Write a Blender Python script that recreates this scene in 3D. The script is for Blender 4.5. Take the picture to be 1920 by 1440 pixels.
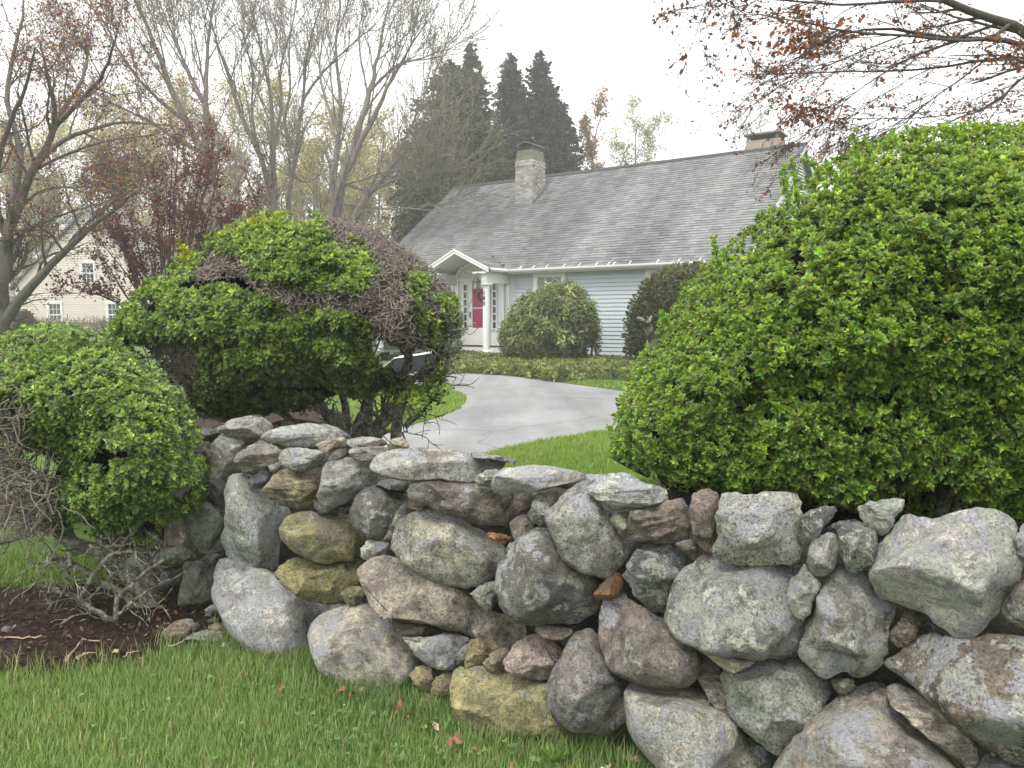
import bpy, bmesh, math, random
import numpy as np
from mathutils import Vector, Matrix

# ------------------------------------------------------------------ camera, world, sun, exposure
sc = bpy.context.scene
for o in list(bpy.data.objects):
    bpy.data.objects.remove(o)
EYE = 1.55
PITCH = math.radians(4.9)
FPX = 1442.0
cam_d = bpy.data.cameras.new('camera')
cam_d.sensor_width = 36.0
cam_d.lens = 36.0 * FPX / 1920.0
cam_d.clip_start = 0.05
cam_d.clip_end = 2000
cam = bpy.data.objects.new('camera', cam_d)
sc.collection.objects.link(cam)
cam.location = (0, 0, EYE)
cam.rotation_euler = (math.pi / 2 - PITCH, 0, 0)
sc.camera = cam

SUN_EL, SUN_AZ = math.radians(58), math.radians(215)
world = bpy.data.worlds.new('World')
sc.world = world
world.use_nodes = True
wt = world.node_tree
wt.nodes.clear()


def nd(t, typ, ins=None, **props):
    n = t.nodes.new(typ)
    for k, v in props.items():
        setattr(n, k, v)
    for k, v in (ins or {}).items():
        s = n.inputs[k]
        if isinstance(v, bpy.types.NodeSocket):
            t.links.new(v, s)
        else:
            if s.type == 'RGBA' and len(v) == 3:
                v = (*v, 1)
            s.default_value = v
    return n


sky = nd(wt, 'ShaderNodeTexSky', sky_type='NISHITA', sun_disc=False, sun_elevation=SUN_EL, sun_rotation=SUN_AZ)
grey = nd(wt, 'ShaderNodeHueSaturation', {'Saturation': 0.1, 'Color': sky.outputs[0]})
sep = nd(wt, 'ShaderNodeSeparateXYZ', {0: nd(wt, 'ShaderNodeTexCoord').outputs['Generated']})
upc = nd(wt, 'ShaderNodeClamp', {0: sep.outputs['Z']})
lum = nd(wt, 'ShaderNodeMath', {0: upc.outputs[0], 1: 9.5, 2: 9.0}, operation='MULTIPLY_ADD')
tint = nd(wt, 'ShaderNodeVectorMath', {0: (1.0, 1.005, 1.01), 'Scale': lum.outputs[0]}, operation='SCALE')
mixn = wt.nodes.new('ShaderNodeMix')
mixn.data_type = 'RGBA'
mixn.inputs[0].default_value = 0.9          # cloud cover over the blue sky
wt.links.new(grey.outputs[0], mixn.inputs[6])
wt.links.new(tint.outputs[0], mixn.inputs[7])
bg = nd(wt, 'ShaderNodeBackground', {'Color': mixn.outputs[2], 'Strength': 0.1})
wo = nd(wt, 'ShaderNodeOutputWorld', {'Surface': bg.outputs[0]})

sun_d = bpy.data.lights.new('sun', 'SUN')
sun_d.energy = 1.5
sun_d.angle = math.radians(16)
sun_d.color = (1.0, 0.96, 0.9)
sun = bpy.data.objects.new('sun', sun_d)
sc.collection.objects.link(sun)
sd = Vector((math.sin(SUN_AZ) * math.cos(SUN_EL), math.cos(SUN_AZ) * math.cos(SUN_EL), math.sin(SUN_EL)))
sun.rotation_euler = sd.to_track_quat('Z', 'Y').to_euler()
sun.location = (0, 0, 30)

sc.view_settings.view_transform = 'Standard'
sc.view_settings.look = 'None'
sc.view_settings.gamma = 1.0
sc.view_settings.use_curve_mapping = False
sc.view_settings.exposure = 0.74
sc.cycles.use_denoising = True
sc.cycles.max_bounces = 6
sc.cycles.diffuse_bounces = 3
sc.cycles.glossy_bounces = 2
sc.cycles.transmission_bounces = 3
sc.cycles.transparent_max_bounces = 6
sc.cycles.volume_bounces = 1
sc.cycles.caustics_reflective = False
sc.cycles.caustics_refractive = False

# ------------------------------------------------------------------ helpers
RNG = np.random.default_rng(7)
CP, SP = math.cos(PITCH), math.sin(PITCH)


def rays(px):
    px = np.asarray(px, float).reshape(-1, 2)
    x = (px[:, 0] - 960) / FPX
    y = (px[:, 1] - 720) / FPX
    return np.stack([x, CP - y * SP, -SP - y * CP], 1)


def atY(px, Y):
    d = rays(px)
    Y = np.asarray(Y, float)
    return np.array([0, 0, EYE]) + d * (Y / d[:, 1])[:, None]


def onZ(px, z):
    d = rays(px)
    return np.array([0, 0, EYE]) + d * ((z - EYE) / d[:, 2])[:, None]


def P(s):
    """'x,y x,y' -> array of photo points"""
    return np.array([[float(a) for a in q.split(',')] for q in s.split()])


def inside(poly, p):
    x, y = p[:, 0], p[:, 1]
    r = np.zeros(len(p), bool)
    n = len(poly)
    for i in range(n):
        x0, y0 = poly[i]
        x1, y1 = poly[(i + 1) % n]
        if y0 == y1:
            continue
        c = ((y0 > y) != (y1 > y)) & (x < (x1 - x0) * (y - y0) / (y1 - y0) + x0)
        r ^= c
    return r


def edge_dist(poly, p):
    best = np.full(len(p), 1e9)
    vec = np.zeros((len(p), 2))
    n = len(poly)
    for i in range(n):
        a, b = poly[i], poly[(i + 1) % n]
        ab = b - a
        L = max((ab ** 2).sum(), 1e-9)
        t = np.clip(((p - a) @ ab) / L, 0, 1)
        q = a + t[:, None] * ab
        v = q - p
        d = np.hypot(v[:, 0], v[:, 1])
        m = d < best
        best[m] = d[m]
        vec[m] = v[m]
    return best, vec / np.maximum(best, 1e-6)[:, None]


def sample_poly(poly, n, rng=RNG):
    lo, hi = poly.min(0), poly.max(0)
    out = []
    tot = 0
    while tot < n:
        p = lo + rng.random((n * 2, 2)) * (hi - lo)
        p = p[inside(poly, p)]
        out.append(p)
        tot += len(p)
    return np.concatenate(out)[:n]


def hash3(ix, iy, iz, seed):
    h = (ix * 374761393 + iy * 668265263 + iz * 2147483647 + seed * 974711) & 0xffffffff
    h = ((h ^ (h >> 13)) * 1274126177) & 0xffffffff
    h = (h ^ (h >> 16)) & 0xffff
    return h / 65535.0


def vnoise(p, seed=0):
    p = np.asarray(p, float)
    i = np.floor(p).astype(np.int64)
    f = p - i
    f = f * f * (3 - 2 * f)
    r = 0
    for dx in (0, 1):
        for dy in (0, 1):
            for dz in (0, 1):
                w = (f[..., 0] if dx else 1 - f[..., 0]) * (f[..., 1] if dy else 1 - f[..., 1]) * (f[..., 2] if dz else 1 - f[..., 2])
                r = r + w * hash3(i[..., 0] + dx, i[..., 1] + dy, i[..., 2] + dz, seed)
    return r * 2 - 1


def fbm(p, octs=4, seed=0):
    a, s, t = 1.0, 0, 0
    for k in range(octs):
        s = s + a * vnoise(p * 2 ** k, seed + k)
        t += a
        a *= .5
    return s / t


def unit(v):
    return v / np.maximum(np.linalg.norm(v, axis=-1, keepdims=True), 1e-9)


def link(o, parent=None, at=None):
    sc.collection.objects.link(o)
    if parent is not None:
        o.parent = parent
    if at is not None:
        o.location = at
    return o


def tag(o, label=None, cat=None, group=None, kind=None):
    if label:
        o['label'] = label
    if cat:
        o['category'] = cat
    if group:
        o['group'] = group
    if kind:
        o['kind'] = kind
    return o


def thing(name, loc, label, cat, group=None, rz=0.0):
    o = bpy.data.objects.new(name, None)
    o.empty_display_size = 0.1
    link(o)
    o.location = tuple(float(c) for c in loc)
    o.rotation_euler = (0, 0, rz)
    return tag(o, label, cat, group)


def wloc(o):
    l = Vector((0, 0, 0))
    while o is not None:
        l += o.location
        o = o.parent
    return np.array(l)


def mk(name, V, F, mat, parent=None, cols=None, smooth=False, kind=None, world=True, mats=None, fmat=None):
    """one mesh object; F an (M,k) array or list of such arrays; vertices in world space unless world=False"""
    V = np.asarray(V, np.float32).reshape(-1, 3)
    if world and parent is not None:
        V = V - wloc(parent).astype(np.float32)
    Fs = [np.asarray(f, np.int32) for f in (F if isinstance(F, list) else [F])]
    me = bpy.data.meshes.new(name)
    me.vertices.add(len(V))
    me.vertices.foreach_set('co', V.ravel())
    lv = np.concatenate([f.ravel() for f in Fs])
    tot = np.concatenate([np.full(len(f), f.shape[1], np.int32) for f in Fs])
    st = np.concatenate([[0], np.cumsum(tot)[:-1]]).astype(np.int32)
    me.loops.add(len(lv))
    me.loops.foreach_set('vertex_index', lv)
    me.polygons.add(len(tot))
    me.polygons.foreach_set('loop_start', st)
    me.polygons.foreach_set('loop_total', tot)
    me.polygons.foreach_set('use_smooth', np.full(len(tot), bool(smooth)))
    if cols is not None:
        ca = me.color_attributes.new('Col', 'FLOAT_COLOR', 'POINT')
        c4 = np.ones((len(V), 4), np.float32)
        c4[:, :3] = cols
        ca.data.foreach_set('color', c4.ravel())
    for m in (mats or [mat]):
        me.materials.append(m)
    if fmat is not None:
        me.polygons.foreach_set('material_index', np.asarray(fmat, np.int32))
    me.update(calc_edges=True)
    me.validate()
    o = bpy.data.objects.new(name, me)
    link(o, parent)
    if kind:
        o['kind'] = kind
    return o


class Parts:
    """collects boxes, prisms, lathes and tubes (quads/tris) into one mesh"""
    def __init__(s):
        s.V, s.F, s.n = [], {3: [], 4: []}, 0

    def add(s, V, F):
        V = np.asarray(V, float).reshape(-1, 3)
        for f in (F if isinstance(F, list) else [F]):
            f = np.asarray(f, int)
            if len(f):
                s.F[f.shape[1]].append(f + s.n)
        s.V.append(V)
        s.n += len(V)
        return s

    def box(s, a, b):
        (x0, y0, z0), (x1, y1, z1) = a, b
        V = [(x0, y0, z0), (x1, y0, z0), (x1, y1, z0), (x0, y1, z0), (x0, y0, z1), (x1, y0, z1), (x1, y1, z1), (x0, y1, z1)]
        return s.add(V, np.array([(0, 3, 2, 1), (4, 5, 6, 7), (0, 1, 5, 4), (1, 2, 6, 5), (2, 3, 7, 6), (3, 0, 4, 7)]))

    def hexa(s, V):
        return s.add(V, np.array([(0, 3, 2, 1), (4, 5, 6, 7), (0, 1, 5, 4), (1, 2, 6, 5), (2, 3, 7, 6), (3, 0, 4, 7)]))

    def prism(s, poly, off):
        """convex planar polygon (3-D points) extruded by vector off"""
        A = np.asarray(poly, float)
        n = len(A)
        V = np.concatenate([A, A + np.asarray(off, float)])
        q = np.array([(i, (i + 1) % n, n + (i + 1) % n, n + i) for i in range(n)])
        t = np.array([(0, i + 1, i) for i in range(1, n - 1)] + [(n, n + i, n + i + 1) for i in range(1, n - 1)])
        return s.add(V, [q, t])

    def lathe(s, prof, c=(0, 0, 0), k=20):
        prof = np.asarray(prof, float)
        a = np.arange(k) / k * 2 * math.pi
        V = np.stack([prof[:, None, 0] * np.cos(a), prof[:, None, 0] * np.sin(a), np.repeat(prof[:, 1:2], k, 1)], -1) + np.asarray(c)
        m = len(prof)
        q = np.array([(i * k + j, i * k + (j + 1) % k, (i + 1) * k + (j + 1) % k, (i + 1) * k + j) for i in range(m - 1) for j in range(k)])
        return s.add(V, q)

    def tube(s, pts, r, k=6):
        pts = np.asarray(pts, float)
        r = np.broadcast_to(np.asarray(r, float), (len(pts),))
        V, q = tube_arrays(pts[None], r[None], k)
        return s.add(V, q)

    def make(s, name, mat, parent=None, smooth=False, kind=None, world=False, cols=None):
        F = [np.concatenate(f) for f in (s.F[4], s.F[3]) if f]
        return mk(name, np.concatenate(s.V), F, mat, parent, cols=cols, smooth=smooth, kind=kind, world=world)


def tube_arrays(pts, rad, k):
    """pts (B,n,3), rad (B,n) -> vertices, quads"""
    B, n, _ = pts.shape
    t = unit(np.gradient(pts, axis=1)) if n > 2 else unit(np.repeat(pts[:, 1:] - pts[:, :1], 2, 1))
    ref = np.where(np.abs(t[..., 2:3].mean(1, keepdims=True)) > .8, np.array([1., 0, 0]), np.array([0., 0, 1]))
    ref = np.broadcast_to(ref, t.shape)
    u = unit(np.cross(t, ref))
    v = np.cross(t, u)
    a = np.arange(k) / k * 2 * math.pi
    ring = u[:, :, None, :] * np.cos(a)[:, None] + v[:, :, None, :] * np.sin(a)[:, None]
    V = pts[:, :, None, :] + ring * rad[:, :, None, None]
    i = np.arange(B)[:, None, None] * n * k + np.arange(n - 1)[:, None] * k
    j = np.arange(k)
    jn = (j + 1) % k
    q = np.stack(np.broadcast_arrays(i + j, i + jn, i + k + jn, i + k + j), -1).reshape(-1, 4)
    return V.reshape(-1, 3), q


def resample(pts, n):
    pts = np.asarray(pts, float)
    L = np.concatenate([[0], np.cumsum(np.linalg.norm(np.diff(pts, axis=0), axis=1))])
    t = np.linspace(0, L[-1], n)
    return np.stack([np.interp(t, L, pts[:, i]) for i in range(pts.shape[1])], 1)


def smooth_line(pts, n, it=2):
    p = np.asarray(pts, float)
    for _ in range(it):
        q = [p[0]]
        for a, b in zip(p[:-1], p[1:]):
            q += [a * .75 + b * .25, a * .25 + b * .75]
        q.append(p[-1])
        p = np.array(q)
    return resample(p, n)


def sprout(polys, rads, m, L, ang, n, rng, wander=.15, up=0.0, rr=.55, tmin=.25, tmax=1.0, rmin=.004, taper=.35, flat=None):
    """m children on every parent polyline. L=(lo,hi) length; ang=(lo,hi) degrees from the parent's direction"""
    B, np_, _ = polys.shape
    t = tmin + (tmax - tmin) * (np.arange(m) + rng.random((B, m))) / m
    f = t * (np_ - 1)
    i = np.minimum(f.astype(int), np_ - 2)
    w = (f - i)[..., None]
    bi = np.arange(B)[:, None]
    a, b = polys[bi, i], polys[bi, i + 1]
    start = (a * (1 - w) + b * w).reshape(-1, 3)
    d = unit(b - a).reshape(-1, 3)
    r0 = (rads[bi, i] * (1 - w[..., 0]) + rads[bi, i + 1] * w[..., 0]).reshape(-1)
    N = len(start)
    rv = rng.normal(size=(N, 3))
    perp = unit(np.cross(d, rv))
    th = np.radians(ang[0] + (ang[1] - ang[0]) * rng.random(N))[:, None]
    d = d * np.cos(th) + perp * np.sin(th)
    d[:, 2] += up
    d = unit(d)
    ln = (L[0] + (L[1] - L[0]) * rng.random(N)) * (1 - .45 * t.reshape(-1))
    pts = np.empty((N, n, 3))
    pts[:, 0] = start
    for kx in range(1, n):
        d = d + rng.normal(size=(N, 3)) * wander
        d[:, 2] += up * .5
        d = unit(d)
        pts[:, kx] = pts[:, kx - 1] + d * (ln / (n - 1))[:, None]
    rs = np.maximum(r0 * rr, rmin)[:, None] * np.linspace(1, taper, n)
    return pts, np.maximum(rs, rmin * .7)


def join_tubes(levels):
    """levels: list of (pts, rads, k)"""
    V, F, n = [], [], 0
    for p, r, k in levels:
        v, q = tube_arrays(p, r, k)
        V.append(v)
        F.append(q + n)
        n += len(v)
    return np.concatenate(V), np.concatenate(F)


def blade_leaf(w=.28, fold=.12, curl=.15):
    V = np.array([(0, 0, 0), (-w, .5, fold), (w, .5, fold), (0, 1, -curl), (0, .5, 0)])
    F = np.array([(0, 4, 1), (0, 2, 4), (1, 4, 3), (4, 2, 3)])
    return V, F


def rosette(n, rng, w=.28, elev=(15, 65), inner=True, whorls=2):
    """leaf whorl round +Z, leaves about 1 unit long"""
    V, F, L = [], [], []
    lv, lf = blade_leaf(w)
    k = 0
    for j in range(n):
        az = j * 2.4 + rng.random() * .5
        e = math.radians(elev[0] + (elev[1] - elev[0]) * j / max(n - 1, 1) + rng.normal() * 6)
        s = (1.0 - .45 * j / n) * (.85 + .3 * rng.random())
        v = lv * s
        c, q = math.cos(e), math.sin(e)
        v = np.stack([v[:, 0], v[:, 1] * c - v[:, 2] * q, v[:, 1] * q + v[:, 2] * c], 1)
        c, q = math.cos(az), math.sin(az)
        v = np.stack([v[:, 0] * c - v[:, 1] * q, v[:, 0] * q + v[:, 1] * c, v[:, 2] + .5 * j / n], 1)
        V.append(v)
        F.append(lf + k)
        L += [j / max(n - 1, 1)] * len(v)
        k += len(v)
    return np.concatenate(V), np.concatenate(F), np.array(L)


def frames(axis, rng):
    """random frames with local Z along axis (N,3) -> (N,3,3) rows x,y,z"""
    z = unit(axis)
    x = unit(np.cross(z, rng.normal(size=z.shape)))
    y = np.cross(z, x)
    return np.stack([x, y, z], 1)


def scatter(T, F, pos, R, s):
    N, m = len(pos), len(T)
    V = np.einsum('vk,nkj->nvj', T, R) * np.asarray(s).reshape(-1, 1, 1) + pos[:, None, :]
    Fo = (F[None] + (np.arange(N) * m)[:, None, None]).reshape(-1, F.shape[1])
    return V.reshape(-1, 3), Fo


class Leaves:
    def __init__(s):
        s.V, s.F, s.C, s.n = [], [], [], 0

    def add(s, T, F, pos, R, sc_, col):
        """col (N,3) per instance or (N,m,3) per template vertex"""
        V, Fo = scatter(T, F, pos, R, sc_)
        col = np.asarray(col, float)
        if col.ndim == 2:
            col = np.repeat(col[:, None, :], len(T), 1)
        s.V.append(V)
        s.F.append(Fo + s.n)
        s.C.append(col.reshape(-1, 3))
        s.n += len(V)

    def make(s, name, mat, parent=None, kind=None):
        return mk(name, np.concatenate(s.V), np.concatenate(s.F), mat, parent, cols=np.concatenate(s.C), kind=kind)


def vary(base, n, rng, amt=.25, hue=.12):
    base = np.asarray(base, float)
    k = np.exp(rng.normal(size=(n, 1)) * amt)
    h = 1 + rng.normal(size=(n, 3)) * hue
    return np.clip(base * k * h, .002, .9)


def blend(a, b, t):
    t = np.asarray(t)[..., None]
    return np.asarray(a) * (1 - t) + np.asarray(b) * t


# ------------------------------------------------------------------ materials
def new_mat(name):
    m = bpy.data.materials.new(name)
    m.use_nodes = True
    t = m.node_tree
    t.nodes.clear()
    out = t.nodes.new('ShaderNodeOutputMaterial')
    return m, t, out


def noise(t, vec, scale, detail=5, rough=.6, dist=0.0, w=None):
    n = nd(t, 'ShaderNodeTexNoise', {'Scale': scale, 'Detail': detail, 'Roughness': rough, 'Distortion': dist})
    if vec is not None:
        t.links.new(vec, n.inputs['Vector'])
    return n.outputs['Fac']


def ramp(t, fac, stops):
    n = t.nodes.new('ShaderNodeValToRGB')
    while len(n.color_ramp.elements) < len(stops):
        n.color_ramp.elements.new(.5)
    for e, (p, c) in zip(n.color_ramp.elements, stops):
        e.position = p
        e.color = (c, c, c, 1) if not hasattr(c, '__len__') else (*c, 1)
    t.links.new(fac, n.inputs[0])
    return n.outputs[0]


def mixc(t, fac, a, b, mode='MIX'):
    n = t.nodes.new('ShaderNodeMix')
    n.data_type = 'RGBA'
    n.blend_type = mode
    for s, v in ((n.inputs[0], fac), (n.inputs[6], a), (n.inputs[7], b)):
        if isinstance(v, bpy.types.NodeSocket):
            t.links.new(v, s)
        elif hasattr(v, '__len__'):
            s.default_value = (*v, 1)
        else:
            s.default_value = v
    return n.outputs[2]


def mth(t, op, a, b=0.0, c=0.0):
    return nd(t, 'ShaderNodeMath', {0: a, 1: b, 2: c}, operation=op).outputs[0]


def bump(t, h, dist, strength=1.0, normal=None):
    n = nd(t, 'ShaderNodeBump', {'Height': h, 'Distance': dist, 'Strength': strength})
    if normal is not None:
        t.links.new(normal, n.inputs['Normal'])
    return n.outputs[0]


def plain(name, col, rough=.6, var=.12, scale=6.0, spec=.3, metal=0.0, bmp=0.0, bscale=60.0):
    """painted or plain surface with mottling and fine relief"""
    m, t, out = new_mat(name)
    tc = nd(t, 'ShaderNodeTexCoord').outputs['Object']
    f = noise(t, tc, scale, 6, .65)
    f2 = ramp(t, f, [(.25, 1 - var), (.75, 1 + var)])
    c = mixc(t, 1.0, col, f2, 'MULTIPLY')
    b = nd(t, 'ShaderNodeBsdfPrincipled', {'Base Color': c, 'Roughness': rough, 'Specular IOR Level': spec, 'Metallic': metal})
    if bmp:
        t.links.new(bump(t, noise(t, tc, bscale, 4), bmp), b.inputs['Normal'])
    t.links.new(b.outputs[0], out.inputs[0])
    return m


def leaf_mat(name, rough=.45, spec=.35, trans=.28, yellow=(1.3, 1.25, .6)):
    m, t, out = new_mat(name)
    a = nd(t, 'ShaderNodeVertexColor', layer_name='Col').outputs[0]
    b = nd(t, 'ShaderNodeBsdfPrincipled', {'Base Color': a, 'Roughness': rough, 'Specular IOR Level': spec})
    tcol = mixc(t, 1.0, a, yellow, 'MULTIPLY')
    tr = nd(t, 'ShaderNodeBsdfTranslucent', {'Color': tcol})
    mx = nd(t, 'ShaderNodeMixShader', {0: trans, 1: b.outputs[0], 2: tr.outputs[0]})
    t.links.new(mx.outputs[0], out.inputs[0])
    return m


def bark_mat(name, col, scale=30.0, lich=0.0, lcol=(.3, .32, .26)):
    m, t, out = new_mat(name)
    tc = nd(t, 'ShaderNodeTexCoord').outputs['Object']
    mp = nd(t, 'ShaderNodeMapping', {'Vector': tc, 'Scale': (1, 1, .3)}).outputs[0]
    f = noise(t, mp, scale, 6, .7)
    c = mixc(t, 1.0, col, ramp(t, f, [(.25, .55), (.75, 1.4)]), 'MULTIPLY')
    if lich:
        l = ramp(t, noise(t, tc, scale * .6, 6, .7), [(.62 - lich * .3, 0.), (.7 - lich * .3, 1.)])
        c = mixc(t, l, c, lcol)
    b = nd(t, 'ShaderNodeBsdfPrincipled', {'Base Color': c, 'Roughness': .85, 'Specular IOR Level': .2})
    t.links.new(bump(t, f, .01), b.inputs['Normal'])
    t.links.new(b.outputs[0], out.inputs[0])
    return m


def stone_mat():
    """weathered field stone: object colour = rock colour, its alpha = lichen cover"""
    m, t, out = new_mat('field_stone')
    oi = nd(t, 'ShaderNodeObjectInfo')
    tc = nd(t, 'ShaderNodeTexCoord').outputs['Object']
    off = nd(t, 'ShaderNodeVectorMath', {0: (37.0, 19.0, 53.0), 'Scale': oi.outputs['Random']}, operation='SCALE').outputs[0]
    v = nd(t, 'ShaderNodeVectorMath', {0: tc, 1: off}, operation='ADD').outputs[0]
    big = noise(t, v, 7, 5, .6, .6)
    med = noise(t, v, 26, 6, .7, .3)
    fine = noise(t, v, 120, 5, .75)
    grain = noise(t, v, 330, 3, .8)
    rock = oi.outputs['Color']
    # rock mineral mottling
    c = mixc(t, 1.0, rock, ramp(t, big, [(.32, (.58, .58, .60)), (.5, (1., 1., 1.)), (.68, (1.38, 1.32, 1.2))]), 'MULTIPLY')
    c = mixc(t, 1.0, c, ramp(t, med, [(.34, .52), (.5, 1.0), (.66, 1.4)]), 'MULTIPLY')
    c = mixc(t, 1.0, c, ramp(t, fine, [(.33, .66), (.5, 1.0), (.67, 1.34)]), 'MULTIPLY')
    # pinkish-brown bare rock
    pk = ramp(t, noise(t, nd(t, 'ShaderNodeVectorMath', {0: v, 1: (5, 3, 9)}, operation='ADD').outputs[0], 5.5, 4, .6, .5), [(.57, 0.), (.63, .62)])
    c = mixc(t, pk, c, (.19, .155, .13))
    # bands of gneiss on some of the stones
    bv = nd(t, 'ShaderNodeMapping', {'Vector': v, 'Scale': (6, 6, 46), 'Rotation': (.25, .3, 0)}).outputs[0]
    bd = noise(t, bv, 1.0, 4, .6, .4)
    hasb = mth(t, 'MINIMUM', oi.outputs['Object Index'], 1.0)
    c = mixc(t, mth(t, 'MULTIPLY', hasb, .8), c, mixc(t, 1.0, c, ramp(t, bd, [(.35, .55), (.6, 1.25)]), 'MULTIPLY'))
    # lichens: lilac grey crust, grey-green and pale yellow-green patches with ragged edges
    lw = oi.outputs['Alpha']
    def patches(vec_off, scale, edge, col, amount, cc):
        vv = nd(t, 'ShaderNodeVectorMath', {0: v, 1: vec_off}, operation='ADD').outputs[0]
        n1 = noise(t, vv, scale, 7, .72, .25)
        thr = mth(t, 'MULTIPLY_ADD', lw, -amount, edge)
        d = mth(t, 'SUBTRACT', n1, thr)
        k = nd(t, 'ShaderNodeClamp', {0: mth(t, 'MULTIPLY', d, 48.0)}).outputs[0]
        cl = mixc(t, 1.0, col, ramp(t, fine, [(.3, .72), (.7, 1.22)]), 'MULTIPLY')
        return mixc(t, mth(t, 'MULTIPLY', k, .88), cc, cl), k
    c, k1 = patches((11, 2, 7), 8, .64, (.40, .40, .43), .20, c)
    c, k2 = patches((3, 17, 1), 11, .65, (.42, .43, .37), .17, c)
    c, k3 = patches((23, 8, 31), 16, .69, (.60, .60, .49), .17, c)
    # round lichen rosettes
    vo = nd(t, 'ShaderNodeTexVoronoi', {'Vector': v, 'Scale': 16.0, 'Randomness': 1.0})
    ro = mth(t, 'ADD', vo.outputs['Distance'], mth(t, 'MULTIPLY', fine, .25))
    cellsel = mth(t, 'GREATER_THAN', nd(t, 'ShaderNodeSeparateColor', {0: vo.outputs['Color']}).outputs[0], .72)
    rk = mth(t, 'MULTIPLY', mth(t, 'MULTIPLY', mth(t, 'LESS_THAN', ro, .42), cellsel), mth(t, 'MULTIPLY', lw, .8))
    c = mixc(t, rk, c, (.40, .42, .36))
    # dark biotite / soot specks and white feldspar specks
    sp = mth(t, 'FRACT', mth(t, 'MULTIPLY', oi.outputs['Random'], 13.7))
    c = mixc(t, mth(t, 'MULTIPLY', ramp(t, fine, [(.36, .85), (.46, 0.)]), mth(t, 'MULTIPLY_ADD', sp, .7, .3)), c, (.03, .03, .028))
    c = mixc(t, mth(t, 'MULTIPLY', ramp(t, noise(t, v, 62, 5, .8, .4), [(.36, .8), (.45, 0.)]), mth(t, 'MULTIPLY_ADD', sp, .9, .05)), c, (.04, .04, .036))
    c = mixc(t, ramp(t, grain, [(.62, 0.), (.74, .5)]), c, (.6, .58, .53))
    c = mixc(t, ramp(t, grain, [(.28, .5), (.4, 0.)]), c, (.06, .06, .055))
    b = nd(t, 'ShaderNodeBsdfPrincipled', {'Base Color': c, 'Roughness': .88, 'Specular IOR Level': .22})
    h = mth(t, 'ADD', mth(t, 'MULTIPLY', med, .9), mth(t, 'MULTIPLY', fine, .42))
    h = mth(t, 'ADD', h, mth(t, 'MULTIPLY', grain, .12))
    h = mth(t, 'ADD', h, mth(t, 'MULTIPLY', mth(t, 'ADD', k2, k3), .12))
    h = mth(t, 'ADD', h, mth(t, 'MULTIPLY', mth(t, 'MULTIPLY', bd, hasb), 1.1))
    t.links.new(bump(t, h, .028), b.inputs['Normal'])
    t.links.new(b.outputs[0], out.inputs[0])
    return m


M = {}
M['stone'] = stone_mat()
M['leaf_gloss'] = leaf_mat('glossy_leaf', .38, .45, .26)
M['leaf_soft'] = leaf_mat('soft_leaf', .55, .25, .35)
M['leaf_red'] = leaf_mat('red_leaf', .6, .2, .35, (1.3, .9, .8))
M['grass'] = leaf_mat('grass_blade', .55, .25, .35)
M['bark_grey'] = bark_mat('grey_bark', (.13, .118, .105), 20)
M['bark_beech'] = bark_mat('dark_beech_bark', (.085, .068, .06), 30)
M['bark_far'] = bark_mat('haze_paled_bark', (.20, .175, .155), 8)  # bark paled so the distant haze is in its colour
M['bark_red'] = bark_mat('reddish_bark', (.11, .07, .058), 30)
M['bark_lichen'] = bark_mat('lichened_bark', (.13, .115, .09), 40, .5, (.33, .335, .27))
M['twig'] = bark_mat('dead_twig', (.235, .20, .17), 60)
M['white'] = plain('white_paint', (.74, .75, .74), .45, .05, 3)
M['offwhite'] = plain('weathered_white_paint', (.62, .63, .61), .55, .07, 3)
M['siding'] = plain('blue_grey_clapboard_paint', (.47, .515, .545), .55, .07, 1.3, bmp=.002, bscale=40)
M['cream'] = plain('cream_clapboard_paint', (.60, .55, .47), .6, .06, 1.0)
M['glass'] = plain('dark_window_glass', (.035, .04, .045), .06, .3, 2.0, .6)
M['glass_lit'] = plain('curtained_window_glass', (.16, .17, .17), .1, .5, 3.0, .6)
M['door_red'] = plain('deep_red_door_paint', (.34, .035, .09), .25, .25, 2.5, .5)
M['metal_dark'] = plain('dark_bronze', (.05, .035, .03), .4, .2, 10, .5, .6)
M['metal_grey'] = plain('grey_metal', (.33, .34, .35), .4, .1, 5, .5, .7)
M['blue_glaze'] = plain('dark_blue_glaze', (.012, .02, .09), .2, .2, 6, .5)
M['green_glaze'] = plain('pale_green_glaze', (.14, .22, .15), .25, .2, 6, .5)
M['concrete'] = plain('weathered_concrete', (.23, .23, .20), .85, .3, 5, .2, bmp=.006)
M['cap_concrete'] = plain('mossy_chimney_cap', (.17, .17, .14), .9, .4, 3, .15, bmp=.01)
M['navy'] = plain('dark_navy_plastic', (.018, .022, .03), .4, .25, 6, .4)
M['rubber'] = plain('black_rubber', (.015, .015, .016), .7, .2, 10, .3)
M['car'] = plain('silver_white_car_paint', (.50, .50, .51), .25, .04, 2, .5)
M['red_lens'] = plain('red_tail_lamp', (.55, .04, .035), .2, .1, 10, .5)
M['beige'] = plain('beige_sack', (.45, .41, .34), .8, .15, 6, .2)
M['black_rim'] = plain('dark_drip_edge', (.03, .03, .032), .6, .2, 5, .3)


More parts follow.
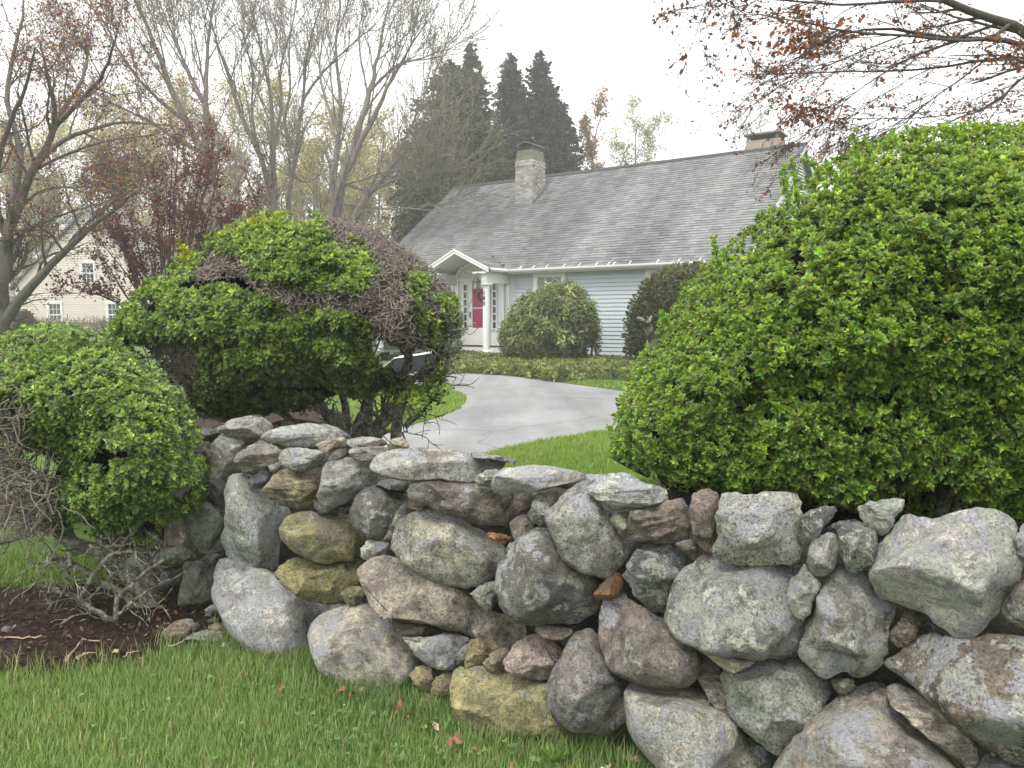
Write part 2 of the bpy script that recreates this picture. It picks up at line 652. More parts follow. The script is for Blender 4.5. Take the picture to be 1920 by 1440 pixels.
def brick_mat(name, cols, worn=None):
    m, t, out = new_mat(name)
    g = nd(t, 'ShaderNodeNewGeometry')
    tc = nd(t, 'ShaderNodeTexCoord').outputs['Object']
    r = g.outputs['Random Per Island']
    c = ramp(t, r, [(i / (len(cols) - 1), q) for i, q in enumerate(cols)])
    f = noise(t, tc, 40, 5, .7)
    c = mixc(t, 1.0, c, ramp(t, f, [(.3, .7), (.7, 1.2)]), 'MULTIPLY')
    if worn:
        k = ramp(t, noise(t, tc, worn[1], 4, .6), [(worn[2], 0.), (worn[2] + .08, .85)])
        c = mixc(t, k, c, worn[0])
    b = nd(t, 'ShaderNodeBsdfPrincipled', {'Base Color': c, 'Roughness': .85, 'Specular IOR Level': .2})
    t.links.new(b.outputs[0], out.inputs[0])
    return m


M['brick_white'] = brick_mat('worn_white_painted_brick', [(.34, .33, .32), (.44, .43, .42), (.50, .49, .48), (.30, .27, .26), (.40, .34, .33)], ((.30, .17, .16), 1.6, .58))
M['brick_red'] = brick_mat('red_brick', [(.20, .09, .065), (.26, .12, .08), (.17, .08, .06), (.28, .15, .11)])
M['brick_tan'] = brick_mat('tan_brick', [(.27, .225, .19), (.31, .26, .22), (.24, .20, .17)])


def shingle_mat():
    m, t, out = new_mat('grey_asphalt_shingle')
    g = nd(t, 'ShaderNodeNewGeometry')
    oi = nd(t, 'ShaderNodeObjectInfo')
    pos = g.outputs['Position']
    r = mth(t, 'FRACT', mth(t, 'ADD', g.outputs['Random Per Island'], mth(t, 'MULTIPLY', oi.outputs['Random'], 3.7)))
    c = ramp(t, r, [(0, (.135, .135, .136)), (.5, (.165, .165, .166)), (1, (.195, .195, .195))])
    # streaks running down the slope: long across-slope stretched noise
    mp = nd(t, 'ShaderNodeMapping', {'Vector': nd(t, 'ShaderNodeTexCoord').outputs['Object'], 'Scale': (1.0, .10, .10)}).outputs[0]
    s = noise(t, mp, 1.0, 6, .6)
    c = mixc(t, 1.0, c, ramp(t, s, [(.34, .74), (.5, 1.0), (.66, 1.2)]), 'MULTIPLY')
    f = noise(t, pos, 5, 6, .7)
    c = mixc(t, 1.0, c, ramp(t, f, [(.3, .82), (.7, 1.16)]), 'MULTIPLY')
    b = nd(t, 'ShaderNodeBsdfPrincipled', {'Base Color': c, 'Roughness': .9, 'Specular IOR Level': .15})
    t.links.new(bump(t, noise(t, pos, 120, 3), .004), b.inputs['Normal'])
    t.links.new(b.outputs[0], out.inputs[0])
    return m


M['shingle'] = shingle_mat()


def ground_mat(name, stops, scale, fine, bmp=.01, streak=None):
    m, t, out = new_mat(name)
    pos = nd(t, 'ShaderNodeNewGeometry').outputs['Position']
    c = ramp(t, noise(t, pos, scale, 7, .65), stops)
    f = noise(t, pos, fine, 5, .75)
    c = mixc(t, 1.0, c, ramp(t, f, [(.3, .7), (.7, 1.28)]), 'MULTIPLY')
    if streak:
        c = mixc(t, 1.0, c, ramp(t, noise(t, pos, 420, 2, .8), [(.35, .62), (.65, 1.4)]), 'MULTIPLY')
        c = mixc(t, ramp(t, noise(t, pos, 2.1, 7, .72, .5), [(.56, 0.), (.66, .35)]), c, (.12, .12, .118))
        mp = nd(t, 'ShaderNodeMapping', {'Vector': pos, 'Rotation': (0, 0, streak[1]), 'Scale': (1, .12, 1)}).outputs[0]
        c = mixc(t, 1.0, c, ramp(t, noise(t, mp, streak[0], 5, .6), [(.35, .80), (.65, 1.16)]), 'MULTIPLY')
        # hairline cracks
        vo = nd(t, 'ShaderNodeTexVoronoi', {'Vector': nd(t, 'ShaderNodeVectorMath', {0: pos, 1: nd(t, 'ShaderNodeTexNoise', {'Vector': pos, 'Scale': 1.2}).outputs['Color']}, operation='ADD').outputs[0], 'Scale': .32}, feature='DISTANCE_TO_EDGE')
        c = mixc(t, ramp(t, vo.outputs['Distance'], [(.004, .45), (.009, 0.)]), c, (.12, .12, .12))
    b = nd(t, 'ShaderNodeBsdfPrincipled', {'Base Color': c, 'Roughness': .92, 'Specular IOR Level': .15})
    t.links.new(bump(t, f, bmp), b.inputs['Normal'])
    t.links.new(b.outputs[0], out.inputs[0])
    return m


M['turf'] = ground_mat('turf', [(.3, (.06, .095, .022)), (.5, (.09, .15, .034)), (.7, (.12, .16, .05))], 3.0, 60, .02)
M['asphalt'] = ground_mat('weathered_asphalt', [(.35, (.185, .185, .185)), (.5, (.22, .22, .22)), (.65, (.25, .25, .25))], .8, 130, .004, (1.2, .5))
M['soil'] = ground_mat('bark_mulch_soil', [(.3, (.028, .019, .015)), (.5, (.062, .042, .032)), (.7, (.13, .092, .07))], 22, 110, .04)

# ------------------------------------------------------------------ terrain
W0, W1 = np.array([-1.39, 3.66]), np.array([1.107, 2.12])        # foot line of the stone wall
WD = unit(W1 - W0)
WN = np.array([-WD[1], WD[0]])                                   # away from the street
GZ = 0.25


def wall_d(xy):
    return (xy - W0) @ WN


def ground_z(xy):
    d = np.clip((wall_d(xy) - .15) / .9, 0, 1)
    along = (xy - W0) @ WD
    lft = np.clip((-along - .6) / 2.5, 0, 1)          # the bank left of the wall end is gentler
    d2 = np.clip((wall_d(xy) + .3) / 3.0, 0, 1)
    k = d * (1 - lft) + d2 * lft
    z = GZ * k * k * (3 - 2 * k)
    return z


gx = np.concatenate([np.linspace(-230, -12, 24), np.linspace(-11, -3.2, 24), np.linspace(-3, 3, 121), np.linspace(3.2, 11, 24), np.linspace(12, 230, 24)])
gy = np.concatenate([np.linspace(-40, 0, 9), np.linspace(.2, 7, 137), np.linspace(7.3, 30, 40), np.linspace(32, 260, 30)])
X, Yg = np.meshgrid(gx, gy)
xy = np.stack([X.ravel(), Yg.ravel()], 1)
p3 = np.c_[xy, np.zeros(len(xy))]
near = np.clip(1 - (np.hypot(xy[:, 0], xy[:, 1] - 3) - 5) / 6, 0, 1)
gz = ground_z(xy) + near * (.016 * fbm(p3 * 2.2, 3, 5) - .006)
nx, ny = len(gx), len(gy)
ii = np.arange(ny - 1)[:, None] * nx + np.arange(nx - 1)
mk('ground', np.c_[xy, gz], np.stack([ii, ii + 1, ii + nx + 1, ii + nx], -1).reshape(-1, 4), M['turf'], smooth=True, kind='structure')


def flat_sheet(name, poly, z, mat, step=.5, thick=.0):
    """triangulated ground polygon with a slightly irregular rim"""
    bm = bmesh.new()
    vs = [bm.verts.new((p[0], p[1], z)) for p in poly]
    bm.faces.new(vs)
    bmesh.ops.triangulate(bm, faces=bm.faces[:])
    me = bpy.data.meshes.new(name)
    bm.to_mesh(me)
    bm.free()
    me.materials.append(mat)
    o = bpy.data.objects.new(name, me)
    link(o)
    o.data.polygons.foreach_set('use_smooth', np.zeros(len(o.data.polygons), bool))
    if o.data.polygons[0].normal.z < 0:
        o.data.flip_normals()
    o['kind'] = 'structure'
    return o


DRIVE_PX = P('470,880 600,842 700,812 745,804 800,790 838,778 865,765 878,747 868,738 850,733 800,724 740,720 640,716 430,712 430,688 640,692 760,696 845,700 925,702 1000,710 1045,716 1090,723 1165,733 1400,765 1700,825 1700,880 1400,812 1150,806 1080,817 1000,829 910,850 860,872 800,915 640,935')
drv = onZ(DRIVE_PX, GZ + .004)[:, :2]
drv = smooth_line(np.r_[drv, drv[:1]], 220, 2)[:-1]
drv += .035 * np.stack([vnoise(np.c_[drv * 5, np.zeros(len(drv))], 3), vnoise(np.c_[drv * 3, np.ones(len(drv))], 4)], 1)
flat_sheet('driveway', drv, GZ + .006, M['asphalt'])

SOIL_PX = P('-420,1262 -200,1268 0,1262 70,1266 140,1262 215,1250 270,1238 300,1218 335,1205 385,1210 430,1200 440,1150 440,1040 410,960 330,960 220,985 150,1060 60,1092 -100,1100 -420,1105')
soil = onZ(SOIL_PX, 0.0)[:, :2]
soil = smooth_line(np.r_[soil, soil[:1]], 160, 2)[:-1]
soil += .03 * np.stack([vnoise(np.c_[soil * 9, np.zeros(len(soil))], 3), vnoise(np.c_[soil * 9, np.ones(len(soil))], 4)], 1)
# heaped mulch sheet: dense grid clipped to the bed
lo, hi = soil.min(0), soil.max(0)
gx2, gy2 = np.arange(lo[0], hi[0], .022), np.arange(lo[1], hi[1], .022)
SX, SY = np.meshgrid(gx2, gy2)
sxy = np.stack([SX.ravel(), SY.ravel()], 1)
ins = inside(soil, sxy)
ed = edge_dist(soil, sxy)[0]
sz = ground_z(sxy) + np.minimum(ed * .35, .035) - .004 + .022 * fbm(np.c_[sxy * 9, np.zeros(len(sxy))], 4, 9) + .01 * vnoise(np.c_[sxy * 45, np.zeros(len(sxy))], 11)
nx2 = len(gx2)
ii = np.arange(len(gy2) - 1)[:, None] * nx2 + np.arange(nx2 - 1)
Q = np.stack([ii, ii + 1, ii + nx2 + 1, ii + nx2], -1).reshape(-1, 4)
Q = Q[ins[Q].all(1)]
mk('soil_bed', np.c_[sxy, sz], Q, M['soil'], smooth=True, kind='structure')

BED = onZ(P('150,980 230,860 330,800 420,770 540,762 620,766 690,790 700,830 690,880 640,960 500,980'), GZ)[:, :2]
BED = smooth_line(np.r_[BED, BED[:1]], 90, 2)[:-1]
BED = BED[wall_d(BED) > .0]
flat_sheet('shade_soil_bed', BED, GZ + .012, M['soil'])  # dark soil sheet added to stand in for shade under the dome shrub
BED2 = onZ(P('1180,905 1300,880 1600,880 2000,940 2300,1000 2300,1150 1700,1150 1300,1050'), GZ)[:, :2]
BED2 = BED2[wall_d(BED2) > .5]
flat_sheet('shade_soil_bed', BED2, GZ + .012, M['soil'])

# ------------------------------------------------------------------ the dry stone wall, stone by stone
COL = dict(g=(.29, .285, .265), d=(.165, .168, .16), p=(.40, .395, .35), w=(.43, .43, .435), t=(.35, .295, .215), b=(.205, .178, .15),
           y=(.33, .305, .165), o=(.36, .20, .075), l=(.30, .315, .255), n=(.41, .375, .31))
WALL = [  # outline in the photograph, rock, shape, how far set back (m), lichen
    ('416,808 427,792 450,783 479,781 501,789 513,802 500,822 469,832 440,826', 'g', 'r', .12, .45),
    ('396,836 416,813 447,808 463,825 452,846 447,867 450,883 424,894 393,898 391,884 398,860', 'g', 'r', .0, .35),
    ('440,863 447,847 482,828 501,826 527,844 532,860 521,872 492,884 463,888 443,880', 'g', 'l', -.03, .3),
    ('490,821 514,802 547,794 585,791 624,799 653,817 650,826 598,833 589,840 547,837 521,834 498,829', 'p', 'f', .03, .75),
    ('590,834 598,825 631,821 655,825 655,836 624,841 611,852 598,846', 'n', 'b', -.02, .1),
    ('653,825 685,817 721,823 726,836 689,838 650,837', 'p', 'f', .04, .4),
    ('724,834 734,820 760,821 770,837 757,844 724,844', 'n', 'b', .06, .2),
    ('526,854 534,842 572,840 612,850 616,860 605,873 572,884 543,880 527,868', 'p', 'r', -.03, .7),
    ('616,862 624,847 653,841 658,854 640,860', 'd', 'b', .02, .2),
    ('656,854 655,841 685,837 715,837 726,845 702,866 668,861', 'g', 'l', -.01, .3),
    ('698,873 705,854 734,843 792,841 857,846 921,854 942,863 941,876 895,903 844,903 792,901 734,896 705,887', 'g', 'f', -.04, .55),
    ('884,848 921,852 960,858 972,866 944,868 915,856', 'g', 'f', .10, .5),
    ('503,875 526,862 535,868 528,880 508,890', 'g', 'b', .0, .1),
    ('463,905 469,896 501,879 512,891 502,910 472,921', 'd', 'b', -.03, .0),
    ('493,921 508,899 534,876 566,880 598,896 605,915 597,942 566,953 534,951 508,939', 't', 'l', -.02, .15),
    ('595,928 604,909 608,874 631,862 663,858 692,866 707,889 710,903 668,935 631,948 605,951', 'g', 'r', -.04, .5),
    ('590,938 605,951 640,952 634,966 605,966 592,957', 'd', 'b', .03, .1),
    ('587,892 598,881 608,889 602,912', 'b', 'b', .05, .1),
    ('633,950 656,938 666,950 660,965 640,965', 'd', 'b', .07, .1),
    ('656,970 666,931 692,913 734,913 766,928 775,950 748,980 728,1016 695,1010 663,990', 'd', 'r', .0, .35),
    ('705,909 721,897 769,902 773,914 740,921', 'd', 'f', .03, .1),
    ('719,1012 747,954 763,949 779,957 759,986 727,1016', 'l', 'b', -.03, .1),
    ('763,940 782,937 817,954 802,961 779,956', 'b', 'f', .0, .2),
    ('769,921 773,903 824,903 889,912 937,908 985,917 1002,940 985,966 960,983 930,991 895,987 844,968 798,945 773,937', 'b', 'b', .0, .25),
    ('421,931 427,899 447,889 470,892 492,920 508,936 534,948 547,963 529,986 523,1034 521,1075 492,1078 453,1069 427,1046 417,1018 424,986', 'w', 'r', -.02, .55),
    ('527,992 540,970 572,957 614,961 656,967 668,992 684,1018 676,1042 631,1055 585,1052 547,1032 529,1010', 'y', 'r', -.03, .15),
    ('674,1028 689,1012 715,1011 735,1028 729,1044 695,1052 677,1048', 'p', 'b', -.02, .4),
    ('735,1028 740,996 763,970 798,957 831,959 889,991 944,1022 942,1051 921,1084 882,1102 837,1097 792,1074 753,1052', 'n', 'r', -.06, .55),
    ('518,1074 523,1057 553,1044 585,1051 640,1054 678,1047 684,1056 680,1082 663,1104 640,1126 611,1131 566,1119 534,1103', 'y', 'b', -.02, .1),
    ('641,1115 653,1101 679,1101 686,1118 667,1137 646,1132', 'y', 'b', -.03, .1),
    ('909,1007 918,996 959,1005 951,1019 928,1018', 'o', 'b', .0, .0),
    ('672,1069 689,1051 734,1042 786,1071 883,1113 915,1145 947,1153 978,1168 982,1195 954,1218 915,1205 876,1189 838,1183 799,1170 754,1163 715,1154 689,1137 682,1104', 'n', 'b', -.05, .2),
    ('401,1118 407,1067 419,1048 463,1068 518,1078 534,1103 566,1119 608,1132 645,1140 611,1168 587,1202 577,1238 556,1256 520,1254 470,1222 440,1195 418,1160', 'w', 'r', -.05, .6),
    ('620,1136 644,1134 668,1136 640,1152 612,1165', 'd', 'b', .05, .1),
    ('583,1195 592,1169 621,1148 686,1130 716,1149 742,1166 762,1197 782,1222 816,1254 798,1277 785,1300 788,1322 741,1318 689,1304 641,1290 608,1262 586,1222', 'n', 'r', -.07, .5),
    ('737,1162 780,1172 827,1185 809,1197 780,1198 751,1183', 'b', 'f', .0, .1),
    ('761,1198 792,1195 834,1185 874,1194 877,1206 858,1234 854,1255 812,1254 783,1234', 'w', 'b', -.02, .8),
    ('855,1247 860,1224 876,1205 877,1233 873,1247', 'p', 'b', .03, .4),
    ('874,1250 877,1198 902,1200 931,1214 926,1231 902,1247 883,1252', 'y', 'b', .01, .1),
    ('903,1244 925,1224 944,1216 955,1224 948,1254 918,1262', 't', 'b', -.01, .1),
    ('945,1238 967,1207 1002,1187 1029,1194 1049,1214 1045,1260 1025,1276 993,1270 951,1257', 'n', 'b', -.02, .1),
    ('1004,1182 1012,1171 1070,1173 1073,1189 1051,1202 1019,1196', 'b', 'f', .0, .2),
    ('884,1114 905,1097 931,1090 934,1130 918,1147 899,1137', 'l', 'b', -.01, .4),
    ('931,1104 941,1052 964,1016 1009,993 1035,1000 1061,1040 1087,1065 1119,1088 1128,1127 1119,1147 1080,1166 1022,1171 977,1165 945,1141', 'd', 'r', -.07, .5),
    ('767,1266 786,1248 818,1255 820,1283 799,1296 783,1286', 'y', 'b', -.03, .1),
    ('812,1286 822,1265 852,1258 849,1308 831,1315 814,1299', 'y', 'b', -.02, .1),
    ('785,1312 805,1294 848,1311 833,1320 792,1330', 'y', 'f', -.04, .2),
    ('776,1344 816,1325 851,1314 866,1330 859,1358 812,1364', 'l', 'r', -.02, .2),
    ('846,1290 853,1266 876,1252 918,1255 947,1258 993,1271 1027,1278 1030,1324 1040,1348 1077,1371 1125,1371 1170,1359 1187,1397 1172,1440 1080,1445 990,1420 890,1400 858,1348', 'y', 'b', -.05, .25),
    ('1027,1300 1035,1270 1044,1248 1064,1206 1083,1184 1119,1174 1132,1243 1151,1262 1174,1282 1177,1340 1151,1367 1090,1372 1051,1354 1028,1326', 'g', 'r', -.08, .3),
    ('1127,1156 1138,1120 1168,1106 1185,1130 1227,1149 1256,1155 1260,1185 1302,1217 1308,1266 1288,1283 1249,1288 1204,1283 1168,1267 1140,1244 1129,1201', 'b', 'r', -.06, .4),
    ('1021,962 1045,939 1074,914 1103,899 1108,917 1125,946 1147,962 1171,1002 1194,1020 1180,1044 1145,1076 1119,1078 1080,1063 1054,1041 1041,1008', 'g', 'r', -.06, .45),
    ('923,907 932,885 957,873 1009,872 1058,879 1100,888 1087,901 1054,911 1009,924 951,931 928,921', 'p', 'f', -.05, .7),
    ('887,902 903,886 935,882 943,889 926,915 893,911', 'p', 'b', -.02, .6),
    ('992,962 998,930 1041,921 1046,936 1026,965 1019,989 999,979', 'g', 'b', .02, .2),
    ('956,981 980,961 1009,988 997,1012 977,1024 964,1012', 'b', 'b', -.01, .1),
    ('1040,914 1080,888 1130,890 1150,894 1120,906 1075,917', 'p', 'f', .14, .5),
    ('1102,914 1125,896 1154,888 1184,892 1222,909 1252,923 1252,934 1222,947 1190,953 1154,953 1125,944 1111,928', 'g', 'l', -.05, .5),
    ('1137,978 1154,956 1178,956 1180,981 1175,1008 1164,1005', 'l', 'b', -.01, .3),
    ('1176,981 1187,951 1235,942 1291,935 1294,1002 1277,1015 1242,1021 1180,1011', 'b', 'l', -.03, .2),
    ('1116,1112 1132,1084 1158,1068 1170,1101 1154,1118 1119,1126', 'o', 'b', -.01, .0),
    ('1165,1078 1184,1045 1203,1022 1251,1016 1281,1029 1298,1052 1281,1076 1265,1112 1251,1144 1238,1147 1216,1134 1180,1108', 'd', 'b', -.03, .6),
    ('1292,956 1303,922 1332,915 1351,930 1347,981 1340,1037 1316,1028 1297,1005', 'b', 'r', -.02, .1),
    ('1268,1020 1303,1013 1310,1033 1304,1052 1290,1044', 'b', 'b', .02, .2),
    ('1341,1021 1352,935 1365,925 1461,922 1501,930 1499,983 1504,1015 1498,1058 1449,1058 1365,1055 1344,1042', 'p', 'b', -.08, .8),
    ('1253,1162 1261,1124 1275,1084 1301,1048 1333,1039 1365,1052 1411,1061 1480,1060 1500,1070 1485,1104 1495,1149 1512,1156 1508,1195 1498,1221 1443,1233 1378,1231 1314,1221 1272,1202', 'g', 'r', -.09, .75),
    ('1475,1118 1480,1086 1503,1066 1508,1056 1524,1080 1537,1105 1524,1139 1500,1160 1484,1145', 'l', 'b', -.06, .9),
    ('1494,979 1510,956 1545,946 1575,950 1559,973 1540,992 1527,1016 1503,1019', 'd', 'b', -.02, .5),
    ('1512,1054 1520,1020 1532,1004 1558,998 1572,1009 1576,1041 1556,1074 1536,1081 1519,1074', 'g', 'r', -.03, .6),
    ('1570,989 1610,978 1637,989 1648,1012 1643,1052 1616,1074 1591,1071 1574,1042', 'd', 'r', -.04, .5),
    ('1541,996 1568,978 1612,974 1600,990 1575,1002', 'd', 'b', .05, .2),
    ('1609,954 1636,935 1696,932 1698,950 1676,980 1658,1000 1636,990 1616,974', 'p', 'b', -.03, .8),
    ('1641,1086 1645,1041 1665,1004 1684,972 1710,964 1733,972 1752,976 1784,966 1823,957 1868,958 1898,979 1905,1015 1910,1060 1895,1106 1863,1152 1830,1194 1804,1198 1765,1181 1736,1152 1687,1129 1649,1113', 'w', 'b', -.12, .9),
    ('1496,1222 1507,1196 1523,1151 1545,1092 1558,1066 1571,1053 1584,1073 1616,1075 1643,1080 1650,1115 1674,1131 1671,1170 1656,1226 1640,1261 1604,1268 1581,1252 1549,1274 1523,1261 1506,1242', 'l', 'b', -.07, .7),
    ('1670,1202 1678,1170 1697,1137 1734,1146 1724,1181 1704,1206 1687,1220', 'b', 'b', .03, .1),
    ('1877,1144 1891,1117 1920,1082 1960,1070 2000,1100 1990,1170 1940,1190 1891,1165', 'b', 'r', -.06, .4),
    ('1905,1010 1925,975 1975,965 2010,1000 2000,1060 1950,1072 1915,1060', 'g', 'r', -.02, .5),
    ('1659,1244 1693,1217 1720,1192 1744,1187 1782,1198 1820,1200 1870,1196 1930,1205 1990,1230 2000,1400 1925,1440 1871,1424 1849,1405 1824,1388 1760,1328 1729,1294 1693,1272', 'b', 'r', -.10, .65),
    ('1663,1289 1680,1279 1716,1297 1753,1318 1771,1340 1793,1364 1828,1391 1826,1432 1818,1442 1793,1425 1760,1399 1729,1377 1704,1354 1684,1325', 'n', 'l', -.04, .3),
    ('1450,1450 1469,1416 1507,1371 1549,1329 1588,1297 1624,1281 1660,1284 1680,1310 1706,1353 1740,1386 1790,1432 1800,1500 1640,1530 1480,1510', 'n', 'r', -.10, .55),
    ('1355,1272 1361,1256 1411,1242 1475,1228 1507,1242 1550,1285 1549,1318 1517,1360 1475,1415 1462,1420 1417,1393 1378,1347 1359,1305', 'p', 'b', -.06, .7),
    ('1303,1262 1317,1229 1346,1248 1356,1268 1361,1308 1378,1346 1392,1360 1372,1361 1343,1334 1317,1292', 'b', 'l', .02, .1),
    ('1324,1227 1346,1226 1411,1232 1416,1246 1378,1263 1360,1256', 'n', 'f', .0, .3),
    ('1174,1330 1180,1285 1210,1281 1307,1288 1346,1332 1378,1362 1395,1394 1425,1445 1430,1500 1250,1520 1240,1442 1204,1405 1180,1363', 'n', 'r', -.09, .55),
    ('1558,1275 1604,1265 1600,1287 1578,1303', 'l', 'b', .04, .3),
    ('1168,1422 1192,1410 1212,1418 1225,1436 1197,1442', 't', 'b', .0, .1),
    ('1392,1398 1425,1390 1452,1420 1450,1470 1425,1460', 'd', 'b', .10, .2),
    ('1815,1450 1840,1410 1880,1425 1940,1440 1960,1520 1830,1520', 'l', 'r', -.02, .5),
    ('1735,1160 1790,1195 1770,1205 1735,1195 1720,1182', 'd', 'b', .10, .2),
    ('555,1252 572,1234 592,1238 590,1262 566,1266', 'b', 'b', .05, .1),
    ('572,1240 586,1228 596,1240 590,1254 576,1254', 'd', 'r', .02, .1),
    ('1050,1180 1076,1172 1090,1180 1072,1205 1050,1212', 'd', 'b', .10, .1),
    ('960,985 1000,975 1010,992 985,1002', 'd', 'b', .10, .1),
    ('1100,1050 1135,1070 1128,1092 1108,1086', 'd', 'b', .12, .1),
    # the end of the wall turning back into the shade of the hedge
    ('345,975 350,935 365,920 395,938 418,968 421,1010 414,1038 379,1038 360,1018', 'l', 'r', .16, .2),
    ('378,1048 389,1038 416,1038 412,1056 381,1058', 'd', 'b', .16, .1),
    ('346,1057 377,1050 408,1058 404,1120 378,1138 340,1148 334,1146 343,1090', 'l', 'b', .14, .2),
    ('283,1055 298,1030 330,1024 357,1032 374,1050 346,1062 324,1062 298,1074', 'l', 'r', .30, .2),
    ('292,1090 306,1072 330,1056 345,1067 344,1094 324,1122 298,1114', 'g', 'b', .28, .2),
    ('372,834 390,827 406,836 398,860 393,893 379,893 374,860', 'b', 'b', .20, .2),
    ('375,802 394,800 412,822 400,831 376,828', 'd', 'f', .26, .1),
    ('393,808 417,794 426,800 412,824 396,815', 'g', 'b', .20, .3),
    ('372,898 396,892 424,900 424,935 415,960 395,935 366,915', 'd', 'r', .24, .1),
    ('230,1060 260,1030 290,1035 296,1080 260,1110 232,1100', 'd', 'r', .45, .2),
    ('180,1050 205,1020 236,1030 240,1080 205,1105 182,1090', 'g', 'r', .55, .2),
]
CUTS = {'r': (7, .62, .90), 'b': (11, .48, .76), 'f': (5, .55, .85), 'l': (6, .55, .85)}


def face_point(px):
    """where the ray through a photo point meets the wall's leaning face"""
    d = rays(px)[0]
    n3 = np.array([WN[0], WN[1], -.10])
    n3 /= np.linalg.norm(n3)
    p0 = np.array([W0[0], W0[1], 0.0])
    t = ((p0 - [0, 0, EYE]) @ n3) / (d @ n3)
    return np.array([0, 0, EYE]) + d * t, d / np.linalg.norm(d)


def lump(outline_px, centre, axis, shape, rng, tk=None, nrim=60, rings=15):
    """closed stone: the outline seen along axis through centre, bulging to front and back"""
    right = unit(np.cross(axis, [0, 0, 1.0]))
    upv = np.cross(right, axis)
    d = rays(outline_px)
    t = ((centre - [0, 0, EYE]) @ axis) / (d @ axis)
    R3 = np.array([0, 0, EYE]) + d * t[:, None] - centre
    uv = np.stack([R3 @ right, R3 @ upv], 1)
    uv = smooth_line(np.r_[uv, uv[:1]], nrim + 1, 1)[:-1]
    ctr = uv.mean(0)
    uv = (uv - ctr) * 1.055
    centre = centre + right * ctr[0] + upv * ctr[1]
    ext = uv.max(0) - uv.min(0)
    sz = min(ext) * .5
    T = tk if tk else sz * (1.0 if shape in 'r' else .95) + .02
    pw = {'r': 2.7, 'b': 4.0, 'f': 3.4, 'l': 2.8}[shape]
    rr = np.sin(np.linspace(0, 1, rings + 1)[1:] * math.pi / 2) ** 1.0
    rows = [np.array([[0, 0, T]])]
    for q in rr:
        z = T * max(0, 1 - q ** pw) ** (1 / pw)
        rows.append(np.c_[uv * q, np.full(nrim, z)])
    rb = np.cos(np.linspace(0, 1, 8)[1:] * math.pi / 2)[:-1]
    for q in rb:
        z = -T * .9 * max(0, 1 - q ** 2.4) ** (1 / 2.4)
        rows.append(np.c_[uv * q, np.full(nrim, z)])
    rows.append(np.array([[0, 0, -T * .9]]))
    L = np.concatenate(rows)
    # faceting: clip by a few planes that face the street
    n, lo_, hi_ = CUTS[shape]
    ax = np.array([ext[0] * .5, ext[1] * .5, T])
    for ci in range(n):
        nv = rng.normal(size=3) * np.array([.8, .8, .35])
        nv[2] = abs(nv[2]) + .35
        nv /= np.linalg.norm(nv)
        h = np.linalg.norm(nv * ax) * (lo_ + (hi_ - lo_) * rng.random())
        if shape in 'fl' and ci == 0:            # the flat upper face of a slab
            nv = unit(np.array([.08 * rng.normal(), .86, .5]))
            h = np.linalg.norm(nv * ax) * .52
        if shape in 'fl' and ci == 1:            # its split front face
            nv = unit(np.array([.1 * rng.normal(), -.12, 1.0]))
            h = np.linalg.norm(nv * ax) * .62
        if shape == 'b' and ci == 0:
            nv = unit(np.array([.2 * rng.normal(), .12 * rng.normal(), 1.0]))
            h = np.linalg.norm(nv * ax) * .60
        e = L @ nv - h
        soft = .96 if shape != 'r' else .85
        k = np.maximum(e, 0) * soft
        w = np.ones(len(L))
        rimw = np.clip(L[:, 2] / (T * .25), 0, 1)                # keep the outline itself
        L = L - nv * (k * w * rimw)[:, None]
    seed = int(rng.integers(1e6))
    s = max(ext.max(), .05)
    dirn = unit(L / ax)
    base = L + rng.random(3) * 40
    amp = {'r': .045, 'b': .04, 'f': .035, 'l': .03}[shape]
    dsp = amp * s * fbm(base * (2.4 / s), 3, seed) + .012 * min(s, .25) * fbm(base * (11 / s), 3, seed + 9) + .004 * fbm(base * 55, 3, seed + 5)
    dsp -= .028 * min(s, .3) * np.maximum(0, .22 - np.abs(fbm(base * (3.6 / s), 2, seed + 31))) / .22
    if shape == 'l':
        tilt = base.copy()
        a = rng.normal() * .25
        tilt[:, 1] += a * tilt[:, 0]
        lay = vnoise(tilt * np.array([2.5, 75, 2.5]), seed + 3)
        dsp += .010 * np.round(lay * 2.2) / 2.2 * np.clip(L[:, 2] / T + .3, 0, 1)
    if shape == 'b':
        lay = vnoise(base * np.array([9, 22, 9]), seed + 4)
        dsp += .0055 * np.round(lay * 2)
    L = L + dirn * dsp[:, None]
    Wv = right * L[:, :1] + upv * L[:, 1:2] - axis * L[:, 2:3]
    # faces
    tri, quad = [], []
    nr = len(rows) - 2
    for j in range(nrim):
        tri.append((0, 1 + j, 1 + (j + 1) % nrim))
    for k in range(nr - 1):
        a, b = 1 + k * nrim, 1 + (k + 1) * nrim
        j = np.arange(nrim)
        quad.append(np.stack([a + j, b + j, b + (j + 1) % nrim, a + (j + 1) % nrim], 1))
    last = 1 + (nr - 1) * nrim
    end = len(L) - 1
    for j in range(nrim):
        tri.append((end, last + (j + 1) % nrim, last + j))
    return Wv, [np.concatenate(quad), np.array(tri)], centre


